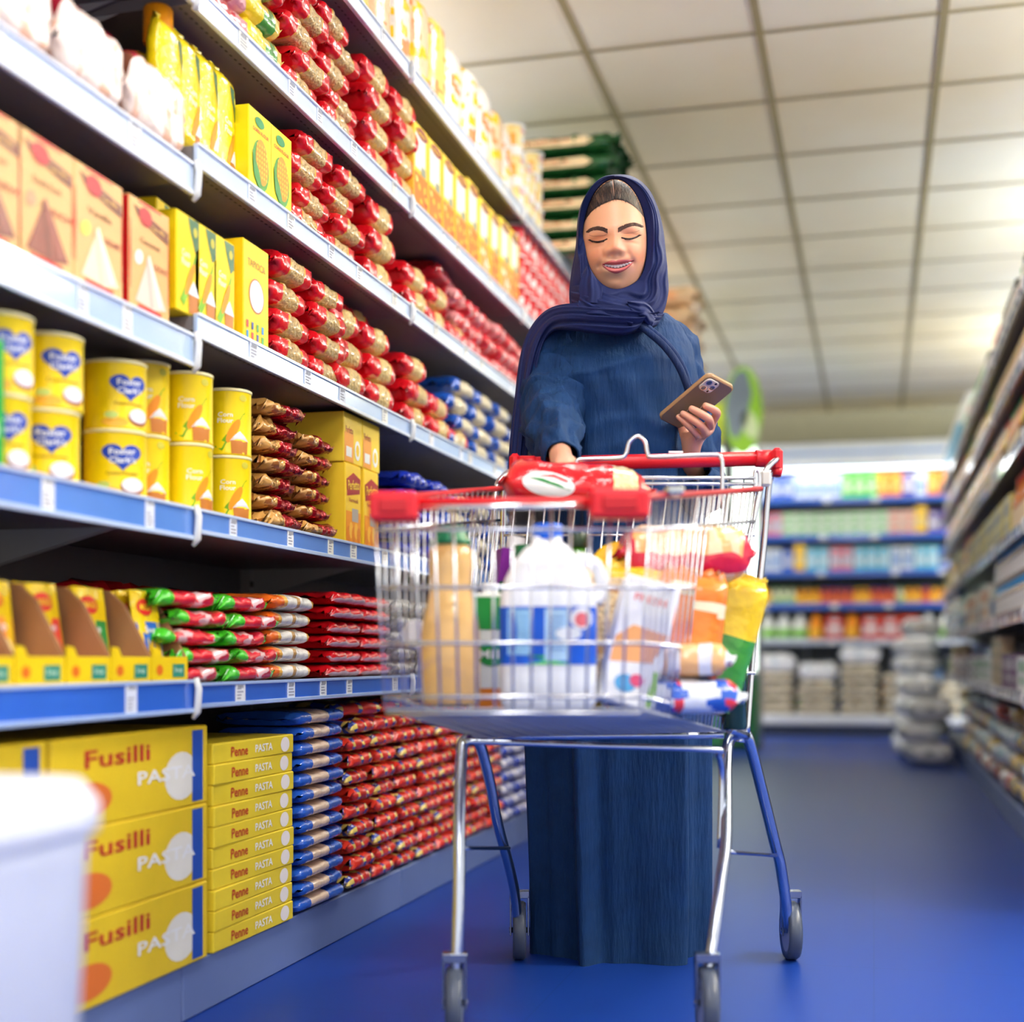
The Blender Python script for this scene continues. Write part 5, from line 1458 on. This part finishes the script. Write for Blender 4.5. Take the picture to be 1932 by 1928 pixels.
# wrap under the chin, knot, shoulder drape
ribbon(M, [(1076, 540, 3.0), (1098, 538, 2.935), (1130, 549, 2.9), (1165, 560, 2.885), (1205, 574, 2.89), (1240, 590, 2.93), (1254, 592, 2.99)],
       [(1078, 590, 3.0), (1104, 606, 2.93), (1145, 618, 2.9), (1190, 626, 2.89), (1225, 618, 2.9), (1240, 612, 2.94), (1246, 606, 2.99)], folds=3, amp=.005, bulge=.02, seed=1)
ribbon(M, [(1248, 590, 2.91), (1218, 588, 2.875), (1180, 578, 2.86), (1130, 574, 2.88), (1080, 572, 2.92), (1040, 580, 2.98), (1012, 602, 3.01), (990, 640, 3.02), (978, 690, 3.02), (970, 760, 3.02), (962, 830, 3.02), (957, 900, 3.02)],
       [(1212, 600, 2.90), (1205, 618, 2.875), (1175, 630, 2.86), (1120, 626, 2.865), (1075, 620, 2.89), (1045, 622, 2.93), (1026, 645, 2.96), (1016, 680, 2.96), (1008, 730, 2.97), (1002, 790, 2.97), (997, 850, 2.98), (992, 905, 2.98)], folds=2.5, amp=.007, bulge=.014, seed=4, n=110)
ribbon(M, [(1108, 500, 2.945), (1100, 515, 2.935), (1093, 540, 2.925), (1096, 575, 2.915)], [(1110, 501, 2.945), (1122, 520, 2.915), (1137, 540, 2.89), (1135, 572, 2.88)], folds=1.5, amp=.003, bulge=.008, seed=7, n=40)
ribbon(M, [(1094, 560, 2.92), (1120, 575, 2.88), (1160, 590, 2.865), (1195, 605, 2.86)], [(1086, 590, 2.92), (1115, 606, 2.88), (1155, 616, 2.865), (1190, 622, 2.865)], folds=1.5, amp=.005, bulge=.012, seed=9, n=50)
ribbon(M, [(1180, 566, 2.875), (1205, 566, 2.87), (1225, 575, 2.88), (1240, 596, 2.91)], [(1190, 588, 2.865), (1208, 598, 2.86), (1220, 610, 2.875), (1226, 622, 2.90)], folds=1.5, amp=.004, bulge=.012, seed=11, n=40)
wpart('headscarf', M)

# robe
LV = [(578, 1128, 1218, 3.06, .045), (592, 1100, 1240, 3.06, .06), (605, 1068, 1262, 3.06, .08), (625, 1042, 1282, 3.06, .10), (655, 1028, 1296, 3.055, .12), (700, 1022, 1302, 3.04, .145), (740, 1024, 1306, 3.04, .148),
      (800, 1030, 1304, 3.05, .138), (870, 1034, 1306, 3.05, .14), (950, 1030, 1312, 3.05, .15), (1150, 1018, 1318, 3.06, .15), (1400, 1010, 1318, 3.07, .15), (1600, 1018, 1318, 3.08, .155), (1730, 1022, 1318, 3.09, .155), (1797, 1022, 1318, 3.09, .155)]
def lv(t):
    i = t * (len(LV) - 1); k = min(int(i), len(LV) - 2); f = i - k
    return [LV[k][j] + (LV[k + 1][j] - LV[k][j]) * f for j in range(5)]
def robefn(u, v):
    py, xl, xr, Zc, dp = lv(u)
    a = 2 * pi * v
    cx = (xl + xr) / 2; hw = (xr - xl) / 2 * Zc / FPX
    c = w(cx, py, Zc)
    ca, sa = cos(a), sin(a)
    skirt = min(1, max(0, (py - 760) / 500))
    n = noise.noise(Vector((ca * 1.6, sa * 1.6, u * 1.4)))
    f = skirt * (.022 * sin(7 * a + n * 3) + .011 * sin(13 * a + 5 * n))
    up = 1 - skirt
    x = hw * math.copysign(abs(ca) ** .85, ca); y = dp * math.copysign(abs(sa) ** .9, sa)
    p = c + Vector((x, -y, 0))
    # diagonal soft folds over the chest
    d = noise.noise(Vector((p.x * 5 - p.z * 4, p.z * 5 + p.x * 7, 4)))
    d2 = noise.noise(Vector((p.x * 26 + p.z * 16, p.z * 5, 9)))
    rg = (1 - abs(noise.noise(Vector((p.x * 4 - p.z * 7, p.z * 3.5 + p.x * 3.5, 7)))) * 2.2) ** 3
    k = f + up * (.014 * d + .005 * d2 + .010 * max(0, rg))
    nrm = Vector((ca, -sa, 0)); p += nrm * k
    return p
M = MB(); M.grid(robefn, 150, 150, NAVY, 'abaya_cloth', wrap_v=True)
wpart('robe', M)
def sleeve(name, pts, rad, seed, inner=True, rib=.010, col=NAVY):
    C = smooth_path([w(*a) for a in pts], 8); n = len(C)
    def rr_(t):
        i = t * (len(rad) - 1); k = min(int(i), len(rad) - 2); return rad[k] + (rad[k + 1] - rad[k]) * (i - k)
    fr = []; up = None
    for i in range(n):
        t = (C[min(i + 1, n - 1)] - C[max(i - 1, 0)]).normalized()
        if up is None: up = Vector((1, 0, 0))
        up = (up - t * up.dot(t)).normalized(); fr.append((up.copy(), t.cross(up)))
    def fn(u, v):
        inside = u > .8
        uu = min(u / .8, 1) if not inside else 1 - (u - .8) / .2 * .12
        i = min(int(uu * (n - 1)), n - 2); f = uu * (n - 1) - i
        p = C[i].lerp(C[i + 1], f); a = 2 * pi * v
        U_ = fr[i][0].lerp(fr[i + 1][0], f); V_ = fr[i][1].lerp(fr[i + 1][1], f)
        nn = noise.noise(Vector((cos(a) * 1.3, sin(a) * 1.3, uu * 5 + seed)))
        n2 = noise.noise(Vector((cos(a) * 1.2 + seed, sin(a) * 1.2, uu * 16)))
        r = rr_(uu) * (1 + .0) + (.014 * nn + rib * 1.5 * n2 + .008 * max(0, 1 - abs(noise.noise(Vector((cos(a) * 1.5 + 3, sin(a) * 1.5 + uu * 2, uu * 9 + seed)))) * 2.4) ** 2) * min(1, (1 - uu) * 9 + .1) - (.004 if inside else 0)
        return p + (U_ * cos(a) + V_ * sin(a)) * r
    M = MB(); M.grid(fn, 90, 48, col, 'abaya_cloth', wrap_v=True)
    # cuff seam
    return wpart(name, M)
sleeve('sleeve', [(1105, 622, 3.05), (1072, 645, 3.04), (1056, 700, 3.01), (1047, 755, 2.97), (1042, 785, 2.93), (1046, 812, 2.86), (1053, 832, 2.77), (1060, 864, 2.685)], [.04, .066, .070, .070, .066, .056, .044, .034], 2)
sleeve('sleeve', [(1225, 622, 3.06), (1256, 645, 3.07), (1276, 700, 3.07), (1290, 770, 3.07), (1304, 850, 3.07), (1310, 920, 3.05), (1310, 925, 2.99), (1305, 884, 2.94)], [.04, .058, .058, .060, .062, .060, .054, .042], 5)
M = MB()
M.tube(smooth_path([w(1196, 606, 2.885), w(1225, 628, 2.885), w(1255, 655, 2.885), w(1280, 690, 2.885), w(1296, 728, 2.895), w(1300, 745, 2.91)], 6), .0075, (16, 36, 76), 'abaya_cloth', 8)
M.tube(smooth_path([w(1202, 602, 2.89), w(1231, 624, 2.89), w(1262, 652, 2.892), w(1287, 688, 2.895), w(1301, 728, 2.905)], 6), .006, (20, 42, 86), 'abaya_cloth', 8)
wpart('placket', M)
for hx in (1110, 1228):
    M = MB()
    c = w(hx, 1795, 2.93)
    def sfn(u, v, c=c):
        a = 2 * pi * v; t = u
        hw = .038 * max(0, sin(pi * t)) ** .5; hh = .03 * max(0, sin(pi * min(1, t * 1.0))) ** .6
        return (c.x + hw * cos(a), c.y + .04 + .2 * t, .004 + hh * (1 + sin(a)))
    M.grid(sfn, 16, 20, (226, 226, 230), 'plastic', wrap_v=True); wpart('shoe', M)

# phone
Lx = Vector((.0916, -.096, .070)).normalized(); Wx = Vector((.786, .552, -.268)); Wx = (Wx - Lx * Wx.dot(Lx)).normalized(); Nx = Wx.cross(Lx).normalized()
if Nx.y > 0: Nx = -Nx       # back of the phone looks at the viewer
ph = thing('smartphone', 'smartphone in clear gold edged case held in her raised hand', 'phone')
pc = cam2world(*[pz(1313, 758, 2.862)[k] for k in (0, 1)], pz(1313, 758, 2.862).z)
Rz = Matrix.Rotation(TH, 3, 'Z')
Mx = Matrix((Wx, -Nx, Lx)).transposed()      # local x width, local -y back side, local z up along the phone
if Mx.determinant() < 0: Mx = Matrix((-Wx, -Nx, Lx)).transposed()
ph.matrix_world = Matrix.Translation(pc) @ (Rz @ Mx).to_4x4()
def rrect(cx, cz, wd, h, r, n=6):
    out = []
    for qx, qz, a0 in ((1, 1, 0), (-1, 1, pi / 2), (-1, -1, pi), (1, -1, 3 * pi / 2)):
        for k in range(n + 1):
            a = a0 + pi / 2 * k / n; out.append((cx + qx * (wd / 2 - r) + r * cos(a), cz + qz * (h / 2 - r) + r * sin(a)))
    return out
def slab(M, pl, y0, y1, col, m='plastic', ch=.0012, top=None):
    n = len(pl); cx = sum(p[0] for p in pl) / n; cz = sum(p[1] for p in pl) / n
    def sc(k): return [(cx + (p[0] - cx) * k, cz + (p[1] - cz) * k) for p in pl]
    k = 1 - ch / (max(abs(p[0] - cx) for p in pl)) 
    rings_ = [(sc(k), y0), (pl, y0 + ch), (pl, y1 - ch), (sc(k), y1)]
    vs = [(p[0], y, p[1]) for r_, y in rings_ for p in r_]
    fs = [(i * n + j, i * n + (j + 1) % n, (i + 1) * n + (j + 1) % n, (i + 1) * n + j) for i in range(3) for j in range(n)]
    M.add(vs, fs, col, m, True); M.add([vs[j] for j in range(n)], [tuple(range(n))], top or col, m); M.add([vs[3 * n + j] for j in range(n)], [tuple(range(n))[::-1]], top or col, m)
M = MB(); slab(M, rrect(0, 0, .0715, .147, .011), -.004, .004, (150, 120, 84), 'steel', top=(176, 160, 140)); M.build('phone_body', ph)
M = MB(); slab(M, rrect(0, 0, .0765, .152, .013), -.0052, .0052, (170, 132, 92), 'plastic', .0018, top=(128, 112, 92)); M.build('phone_case', ph)
M = MB(); slab(M, rrect(0, 0, .068, .143, .01), .0040, .0058, (16, 18, 22), 'dark_glass', .0004); M.build('screen', ph)
sgn = 1
M = MB(); slab(M, rrect(-.0165, .053, .034, .034, .009), -.0078, -.005, (214, 206, 196), 'plastic', .001)
cb = M.build('camera_block', ph)
for cx, cz in ((-.0245, .061), (-.0245, .045), (-.009, .053)):
    M = MB()
    def ring(r0, r1, y, col, m):
        n = 20; M.add([(cx + r * cos(2 * pi * k / n), y, cz + r * sin(2 * pi * k / n)) for r in (r0, r1) for k in range(n)], [(k, (k + 1) % n, n + (k + 1) % n, n + k) for k in range(n)], col, m)
    n = 20
    M.add([(cx + .0068 * cos(2 * pi * k / n), y, cz + .0068 * sin(2 * pi * k / n)) for y in (-.0078, -.0098) for k in range(n)], [(k, (k + 1) % n, n + (k + 1) % n, n + k) for k in range(n)], (226, 222, 216), 'steel', True)
    ring(.0068, .0052, -.0098, (226, 222, 216), 'steel')
    M.add([(cx + .0053 * cos(2 * pi * k / n), -.0092, cz + .0053 * sin(2 * pi * k / n)) for k in range(n)], [tuple(range(n))], (70, 80, 96), 'dark_glass')
    M.build('lens', cb)
for cx, cz, r in ((-.009, .065, .0028), (-.009, .041, .0026)):
    M = MB(); n = 14; M.add([(cx + r * cos(2 * pi * k / n), -.0082, cz + r * sin(2 * pi * k / n)) for k in range(n)], [tuple(range(n))], (30, 24, 24), 'dark_glass'); M.build('flash', cb)
# ------------------------------------------------------------------ goods on the right shelving
def rbottle(body, cap, h=.2, r=.026, lab=None, neck=.4):
    e = thing('sauce_bottle', '', 'bottle')
    mb = MB(); hb = h * (1 - neck)
    mb.lathe([(r * .9, 0), (r, .004), (r, hb * .95), (r * .85, hb * 1.06), (r * .45, h * .86), (r * .42, h * .9)], body, 'liquid', 14); mb.build('bottle_body', e)
    mb = MB(); mb.lathe([(r * .48, h * .87), (r * .52, h * .88), (r * .5, h), (r * .4, h)], cap, 'plastic', 12); mb.build('cap', e)
    if lab:
        mb = MB(); mb.lathe([(r * 1.02, hb * .2), (r * 1.02, hb * .75)], lab, 'print_card', 14)
        mb.f = [f for f in mb.f if len(f) == 4]; mb.c = mb.c[:len(mb.f)]; mb.m = mb.m[:len(mb.f)]; mb.sm = mb.sm[:len(mb.f)]
        mb.build('label_band', e)
    return proto(e, 'bottle')
def rjar(body, cap, h=.12, r=.034, lab=(238, 236, 228)):
    e = thing('spice_jar', '', 'jar')
    mb = MB(); mb.lathe([(r * .9, 0), (r, .004), (r, h * .72), (r * .8, h * .82)], body, 'liquid', 16); mb.build('jar_body', e)
    mb = MB(); mb.lathe([(r * .84, h * .8), (r * .88, h * .81), (r * .88, h * .98), (r * .8, h)], cap, 'plastic', 16); mb.build('lid', e)
    mb = MB(); mb.lathe([(r * 1.02, h * .15), (r * 1.02, h * .6)], lab, 'print_card', 16)
    mb.f = [f for f in mb.f if len(f) == 4]; mb.c = mb.c[:len(mb.f)]; mb.m = mb.m[:len(mb.f)]; mb.sm = mb.sm[:len(mb.f)]
    mb.build('label_band', e)
    return proto(e, 'jar')
def rbox(c1, c2, wd=.07, d=.05, h=.15, name='spice_box'):
    def f(mb, w, h):
        mb.decal(dense(rect(-w * .4, h * .55, w * .4, h * .85), 2), c2, rings=1); mb.decal(ellipse(0, h * .3, w * .3, h * .14, 12), c2, rings=1)
    mb = boxp(wd, d, h, c1, front=f)
    # the side that faces the walkway's near end is printed too
    mb.box(-wd / 2 - .0004, -wd / 2 + .0002, d * .15, d * .85, h * .5, h * .85, c2)
    return proto(mb.build(name), 'box')
zR = {k: RS[k] + RH - .004 for k in RS}
kinds = {
 'R6': [('white bottle with green cap', rbottle((238, 238, 232), (60, 170, 60), .17, .03, (220, 60, 60))), ('white bottle with red cap', rbottle((240, 240, 236), (226, 80, 50), .18, .028, (240, 190, 190))),
        ('white jar with black lid', rjar((236, 232, 226), (40, 40, 44), .15, .034))],
 'R5': [('brown spice jar', rjar((190, 130, 80), (220, 200, 150), .14, .03)), ('yellow bottle with green cap', rbottle((226, 190, 60), (40, 130, 50), .17, .026, (240, 236, 220))), ('pale bottle with red cap', rbottle((236, 220, 190), (190, 30, 30), .17, .026, (220, 90, 60)))],
 'R4': [('orange sauce bottle with green cap', rbottle((216, 130, 60), (40, 130, 50), .21, .027, (240, 226, 190))), ('tan sauce bottle with white label', rbottle((206, 150, 90), (226, 220, 210), .21, .026, (244, 240, 232))), ('yellow sauce bottle with red cap', rbottle((232, 196, 80), (200, 40, 30), .2, .026, (90, 60, 30)))],
 'R3': [('orange squeeze bottle with red cap', rbottle((222, 126, 40), (206, 44, 30), .22, .028, (244, 220, 180))), ('brown squeeze bottle with green cap', rbottle((200, 140, 80), (50, 140, 60), .21, .028, (240, 230, 210))), ('yellow and grey carton', rbox((222, 206, 120), (120, 120, 126), .06, .05, .17, 'spice_carton'))],
 'R2': [('glass jar with bright blue lid', rjar((176, 150, 130), (20, 150, 220), .13, .034, (236, 232, 226))), ('white and orange carton', rbox((236, 228, 210), (230, 150, 60), .07, .05, .17, 'spice_carton')), ('grey green bottle with pale cap', rbottle((200, 206, 190), (170, 210, 190), .2, .03, (120, 140, 170)))],
 'R1': [('small mosaic box', rbox((196, 176, 140), (110, 120, 80), .06, .05, .1)), ('purple and white box', rbox((110, 70, 110), (232, 226, 226), .06, .05, .13)), ('white box with green lid', rbox((232, 232, 228), (40, 160, 60), .06, .05, .12))]}
hts = {'R6': 'top', 'R5': 'second highest', 'R4': 'third highest', 'R3': 'middle', 'R2': 'second lowest', 'R1': 'lowest'}
r6 = random.Random(11)
for key in ('R6', 'R5', 'R4', 'R3', 'R2', 'R1'):
    y = 4.72 + r6.random() * .03; n = 0; grp = {}; cur = 0; left = 0
    while y < 10.55:
        if left <= 0: cur = r6.randrange(3) if not (key == 'R2' and y < 6.2) else 0; left = r6.randint(3, 8)
        if key == 'R6' and y > 8.9: break
        desc, pr = kinds[key][cur]; left -= 1; n += 1
        rows_ = 2 if (key == 'R2' and cur == 0) or (key == 'R1' and cur == 0) else 1
        hstack = {'R2': .131, 'R1': .1005}.get(key, 0)
        for k in range(rows_):
            place(pr, (BF + .045 + (0 if pr.get('category') != 'box' else -.035), y, zR[key] + k * hstack), -pi / 2 + r6.uniform(-.06, .06),
                  f'{desc}, {hts[key]} right shelf, {nth(n)} from front' + (', upper one' if k else ''), f'{desc}s on the {hts[key]} right shelf')
        y += .078 if cur != 2 else .076
# big white jugs at the far end of the top right shelf
WJ = thing('cleaner_jug', '', 'jug'); mb = MB(); mb.lathe([(.08, 0), (.09, .006), (.09, .2), (.07, .25), (.035, .28), (.03, .3)], (240, 242, 240), 'plastic', 20, power=3.4)
mb.build('jug_body', WJ); mb = MB(); mb.lathe([(.036, .29), (.038, .292), (.038, .318), (.034, .32)], (238, 240, 240), 'plastic', 16); mb.build('cap', WJ)
mb = MB(); mb.lathe([(.0915, .05), (.0915, .16)], (60, 160, 200), 'print_card', 20, power=3.4)
mb.f = [f for f in mb.f if len(f) == 4]; mb.c = mb.c[:len(mb.f)]; mb.m = mb.m[:len(mb.f)]; mb.sm = mb.sm[:len(mb.f)]; mb.build('jug_label', WJ)
WJ = proto(WJ, 'jug')
for k in range(8):
    place(WJ, (BF + .1, 9.05 + .2 * k, zR['R6']), -pi / 2, f'tall white jug on the top right shelf, {nth(k + 1)} from the front', 'white jugs on the top right shelf', sc=(1, 1, 1.25))
# bags on the right base deck
BG = [proto(pack(.3, .24, .1, (lambda t, v, c=c, d=d, q=q: c if noise.noise(Vector((t * 7, v * 6, q))) > -.1 else d), 400 + q, wr=.016, nu=22, nv=16, film='film').build('rice_bag'), 'bag')
      for q, (c, d) in enumerate([((226, 196, 120), (240, 230, 206)), ((226, 228, 232), (170, 200, 206)), ((232, 222, 214), (226, 120, 100)), ((214, 190, 110), (150, 150, 160))])]
BD = ['yellow', 'clear white', 'white and coral', 'straw yellow']
for j in range(14):
    for k in range(3 + (j % 2)):
        q_ = r6.choice([0, 3, 0, 1] if j < 4 else [1, 2, 1, 0])
        place(BG[q_], (BF + .15 + r6.uniform(-.02, .01), 4.75 + .305 * j, .102 + .09 * k), -pi / 2 + r6.uniform(-.08, .08),
              f'{BD[q_]} bag on the right base shelf, {nth(j + 1)} heap from front, {nth(k + 1)} up', 'bags at the foot of the right shelving', tilt=(r6.uniform(-.02, .02), r6.uniform(-.02, .02)), sc=fit(BG[q_], .29, .09))
WS = [proto(pack(.42, .34, .14, lambda t, v, q=q: (250, 250, 252) if noise.noise(Vector((t * 5, v * 5, q + .5))) > -.3 else (226, 234, 240), 420 + q, wr=.016, nu=22, nv=16, film='film').build('white_sack'), 'sack') for q in range(2)]
for a, (y, x, n) in enumerate(((8.9, .335, 3), (9.4, .335, 4), (9.9, .33, 6), (10.38, .33, 7))):
    for k in range(n):
        place(WS[k % 2], (x + r6.uniform(-.07, 0), y + r6.uniform(-.02, .02), .002 + .13 * k), -pi / 2 + r6.uniform(-.1, .1), f'white sack in the {["low front", "second", "third", "tall rear"][a]} pile by the right shelving, {nth(k + 1)} up', 'white sacks piled by the right shelving', sc=fit(WS[k % 2], .44, .13, .28))

# ------------------------------------------------------------------ goods in the far chiller
def far_item(name, wd, d, h, c1, c2, cap=None, jug=False):
    if jug:
        e = thing(name, '', 'bottle'); mb = MB(); mb.lathe([(wd * .46, 0), (wd * .5, .005), (wd * .5, h * .6), (wd * .25, h * .85), (wd * .16, h * .88)], c1, 'plastic', 14, power=3); mb.build('bottle_body', e)
        mb = MB(); mb.lathe([(wd * .2, h * .86), (wd * .22, h * .87), (wd * .22, h), (wd * .18, h)], cap or c2, 'plastic', 12); mb.build('cap', e)
        mb = MB(); mb.lathe([(wd * .515, h * .15), (wd * .515, h * .45)], c2, 'print_card', 14, power=3)
        mb.f = [f for f in mb.f if len(f) == 4]; mb.c = mb.c[:len(mb.f)]; mb.m = mb.m[:len(mb.f)]; mb.sm = mb.sm[:len(mb.f)]; mb.build('label_band', e)
        return proto(e, 'bottle')
    mb = boxp(wd, d, h, c1, front=lambda mb, w, h: (mb.decal(dense(rect(-w * .4, h * .3, w * .4, h * .6), 2), c2, rings=1), mb.decal(ellipse(0, h * .8, w * .25, h * .1, 12), c2, rings=1)))
    return proto(mb.build(name), 'carton')
FI = {
 'lime': ('lime green carton', far_item('drink_carton', .085, .07, .2, (150, 210, 40), (230, 240, 200))),
 'blue': ('blue carton', far_item('drink_carton', .085, .07, .19, (50, 90, 190), (220, 226, 240))),
 'white': ('white and blue carton', far_item('drink_carton', .085, .07, .2, (228, 234, 242), (120, 160, 220))),
 'green': ('bright green topped carton', far_item('drink_carton', .085, .07, .2, (70, 200, 50), (220, 230, 200))),
 'orange': ('orange carton', far_item('drink_carton', .085, .07, .2, (240, 130, 30), (250, 210, 120))),
 'purple': ('purple and white carton', far_item('drink_carton', .085, .07, .19, (90, 70, 150), (238, 236, 240))),
 'yellow': ('yellow carton', far_item('drink_carton', .09, .07, .23, (248, 196, 20), (250, 226, 150))),
 'sky': ('sky blue carton', far_item('drink_carton', .085, .07, .2, (110, 196, 226), (226, 240, 246))),
 'pink': ('pink topped carton', far_item('drink_carton', .085, .07, .2, (226, 130, 150), (200, 226, 240))),
 'tub': ('white and green tub', far_item('yoghurt_tub', .1, .08, .066, (230, 242, 226), (120, 190, 110))),
 'tubd': ('pale pink tub', far_item('yoghurt_tub', .1, .08, .066, (240, 220, 206), (226, 130, 110))),
 'sbo': ('small orange bottle', far_item('juice_bottle', .062, .06, .15, (240, 160, 30), (250, 200, 60), (40, 90, 40), True)),
 'sbr': ('small red bottle', far_item('juice_bottle', .062, .06, .15, (190, 70, 50), (230, 120, 60), (60, 60, 160), True)),
 'sbg': ('small pale green bottle', far_item('juice_bottle', .062, .06, .15, (220, 226, 190), (150, 190, 120), (60, 130, 60), True)),
 'jw': ('white milk bottle with green label', far_item('milk_bottle', .12, .1, .22, (236, 240, 232), (130, 200, 70), (230, 236, 240), True)),
 'jo': ('large orange juice bottle', far_item('juice_bottle', .11, .1, .23, (244, 150, 20), (250, 190, 60), (240, 130, 30), True)),
 'red': ('red and white multipack', far_item('drink_multipack', .15, .1, .2, (196, 60, 44), (226, 220, 220))),
 'btube': ('blue spray can', far_item('spray_can', .075, .07, .28, (30, 120, 206), (190, 220, 240)))}
rowsF = [('white white blue lime white blue blue white white white white green green green orange orange purple white orange orange'.split(), 'top', 0),
         ('white yellow yellow yellow pink pink tub tub tub tub tub tub tub tub tubd tubd yellow purple purple yellow'.split(), 'second', 1),
         ('orange blue pink lime white white blue yellow sky sky pink pink sky sky sky white white sky sky blue'.split(), 'third', 2),
         ('sbg sbg sbg sbg sbg sbg sbo sbg sbg sbg sbo sbo sbo sbr sbr sbr sbr sbo sbo sbr sbr sbr sbg sbo sbo sbr sbo sbo sbr sbr'.split(), 'fourth', 3),
         ('jw jw jw jw jw jw jo red jo red red red jw jw jw jw jw'.split(), 'fifth', 4)]
cnt = {}
for seq, nm, i in rowsF:
    x = -1.3; z = FS[i] + .0315
    if i == 3: x = -1.28
    for k, key in enumerate(seq):
        desc, pr = FI[key]; wdt = {'tub': .105, 'tubd': .105, 'sbo': .066, 'sbr': .066, 'sbg': .066, 'jw': .13, 'jo': .13, 'red': .155}.get(key, .095)
        ns = 3 if key in ('tub', 'tubd') else 1
        for q_ in range(ns):
            place(pr, (x + wdt / 2, FY + .02 + (.06 if pr.get('category') == 'bottle' else 0), z + q_ * .0665), r6.uniform(-.05, .05), f'{desc} on the {nm} chiller shelf, {nth(k + 1)} from left' + (f', {nth(q_ + 1)} up' if ns > 1 else ''), f'{desc}s on the {nm} chiller shelf')
        x += wdt
        if x > .82: break
x = -1.25
for k, key in enumerate('jw jw jw jw jo jw jo btube jo sbr jo btube btube btube btube jw'.split()):
    desc, pr = FI[key]; place(pr, (x, FY + .33, fz(1350) + .001), 0, f'{desc} behind the beige bags, {nth(k + 1)} from left', 'bottles at the chiller base', sc=(1, 1, 1.35)); x += .135
BS = [proto(pack(.3, .24, .075, lambda t, v, q=q: (216, 206, 182) if noise.noise(Vector((t * 5, v * 5, q + .5))) > -.2 else (190, 176, 150), 430 + q, wr=.01, nu=18, nv=14, film='film').build('bread_bag'), 'bag') for q in range(2)]
hs = [4, 5, 4, 6, 5, 4]
for j in range(6):
    for k in range(hs[j]):
        place(BS[k % 2], (-1.12 + .335 * j, FY + .08, fz(1350) + .002 + .068 * k), r6.uniform(-.03, .03), f'beige bag on the chiller base, {nth(j + 1)} stack from left, {nth(k + 1)} up', 'beige bags on the chiller base', sc=fit(BS[k % 2], .33, .068))
    if j in (1, 2, 3): place(WS[j % 2], (-1.12 + .335 * j, FY + .1, fz(1350) + .003 + .068 * hs[j]), .1, f'white bag on top of the {nth(j + 1)} beige stack', 'white bags on the beige stacks', sc=(.7, .6, 1.1))

# ------------------------------------------------------------------ lit display at the far end of the left shelving
e = thing('display_cooler', 'tall bright display cooler with a dark centre post at the end of the left shelving', 'cooler', (-.98, 9.75, 0))
mb = MB(); mb.box(-.2, .2, .1, .5, 0, 2.12, (120, 132, 130), 'paint_metal', .01); mb.build('cabinet', e)
mb = MB(); mb.box(-.03, .03, -.02, .1, 0, 2.3, (44, 48, 52), 'paint_metal', .004); mb.build('post', e)
for s_ in (-1, 1):
    mb = MB(); mb.box(.115 * s_ - .075, .115 * s_ + .075, .07, .099, .55, 2.1, (240, 255, 244), 'panel_glow'); mb.build('light_panel', e)
mb = MB(); mb.box(-.2, .2, .06, .099, .02, .5, (60, 150, 80), 'paint_metal', .004); mb.build('lower_panel', e)
mb = MB(); mb.box(-.2, -.04, .02, .06, 2.13, 2.42, (214, 230, 30), 'paint_metal', .004); mb.build('header_board', e)
e = thing('oval_sign', 'upright oval sign, half grey and half lime green, above the display cooler', 'sign', (-.87, 9.7, 2.04))
mb = MB(); n = 40
pl = [(.13 * cos(2 * pi * k / n), .3 + .3 * sin(2 * pi * k / n)) for k in range(n)]
vs = [(a, y, b_) for y in (-.01, .01) for a, b_ in pl]
mb.add(vs, [tuple(range(n)), tuple(range(2 * n - 1, n - 1, -1))] + [(k, k + n, (k + 1) % n + n, (k + 1) % n) for k in range(n)], (150, 204, 60), 'plastic')
mb.bvh(); mb.decal([(-.09, .14), (-.118, .3), (-.10, .45), (-.055, .55), (0, .58), (.03, .55), (.06, .42), (.02, .2), (-.04, .1)], (120, 134, 150), rings=2)
mb.decal(ellipse(.05, .2, .05, .1, 16, .3), (220, 236, 190), rings=2); mb.build('sign_board', e)
prune()
import re as _re
for _o in COL.objects:
    if not _o.parent and _o.get('label') and len(_re.findall(r"[^\s]+", _o['label'])) > 16: print('LONG', len(_o['label'].split()), _o['label'])
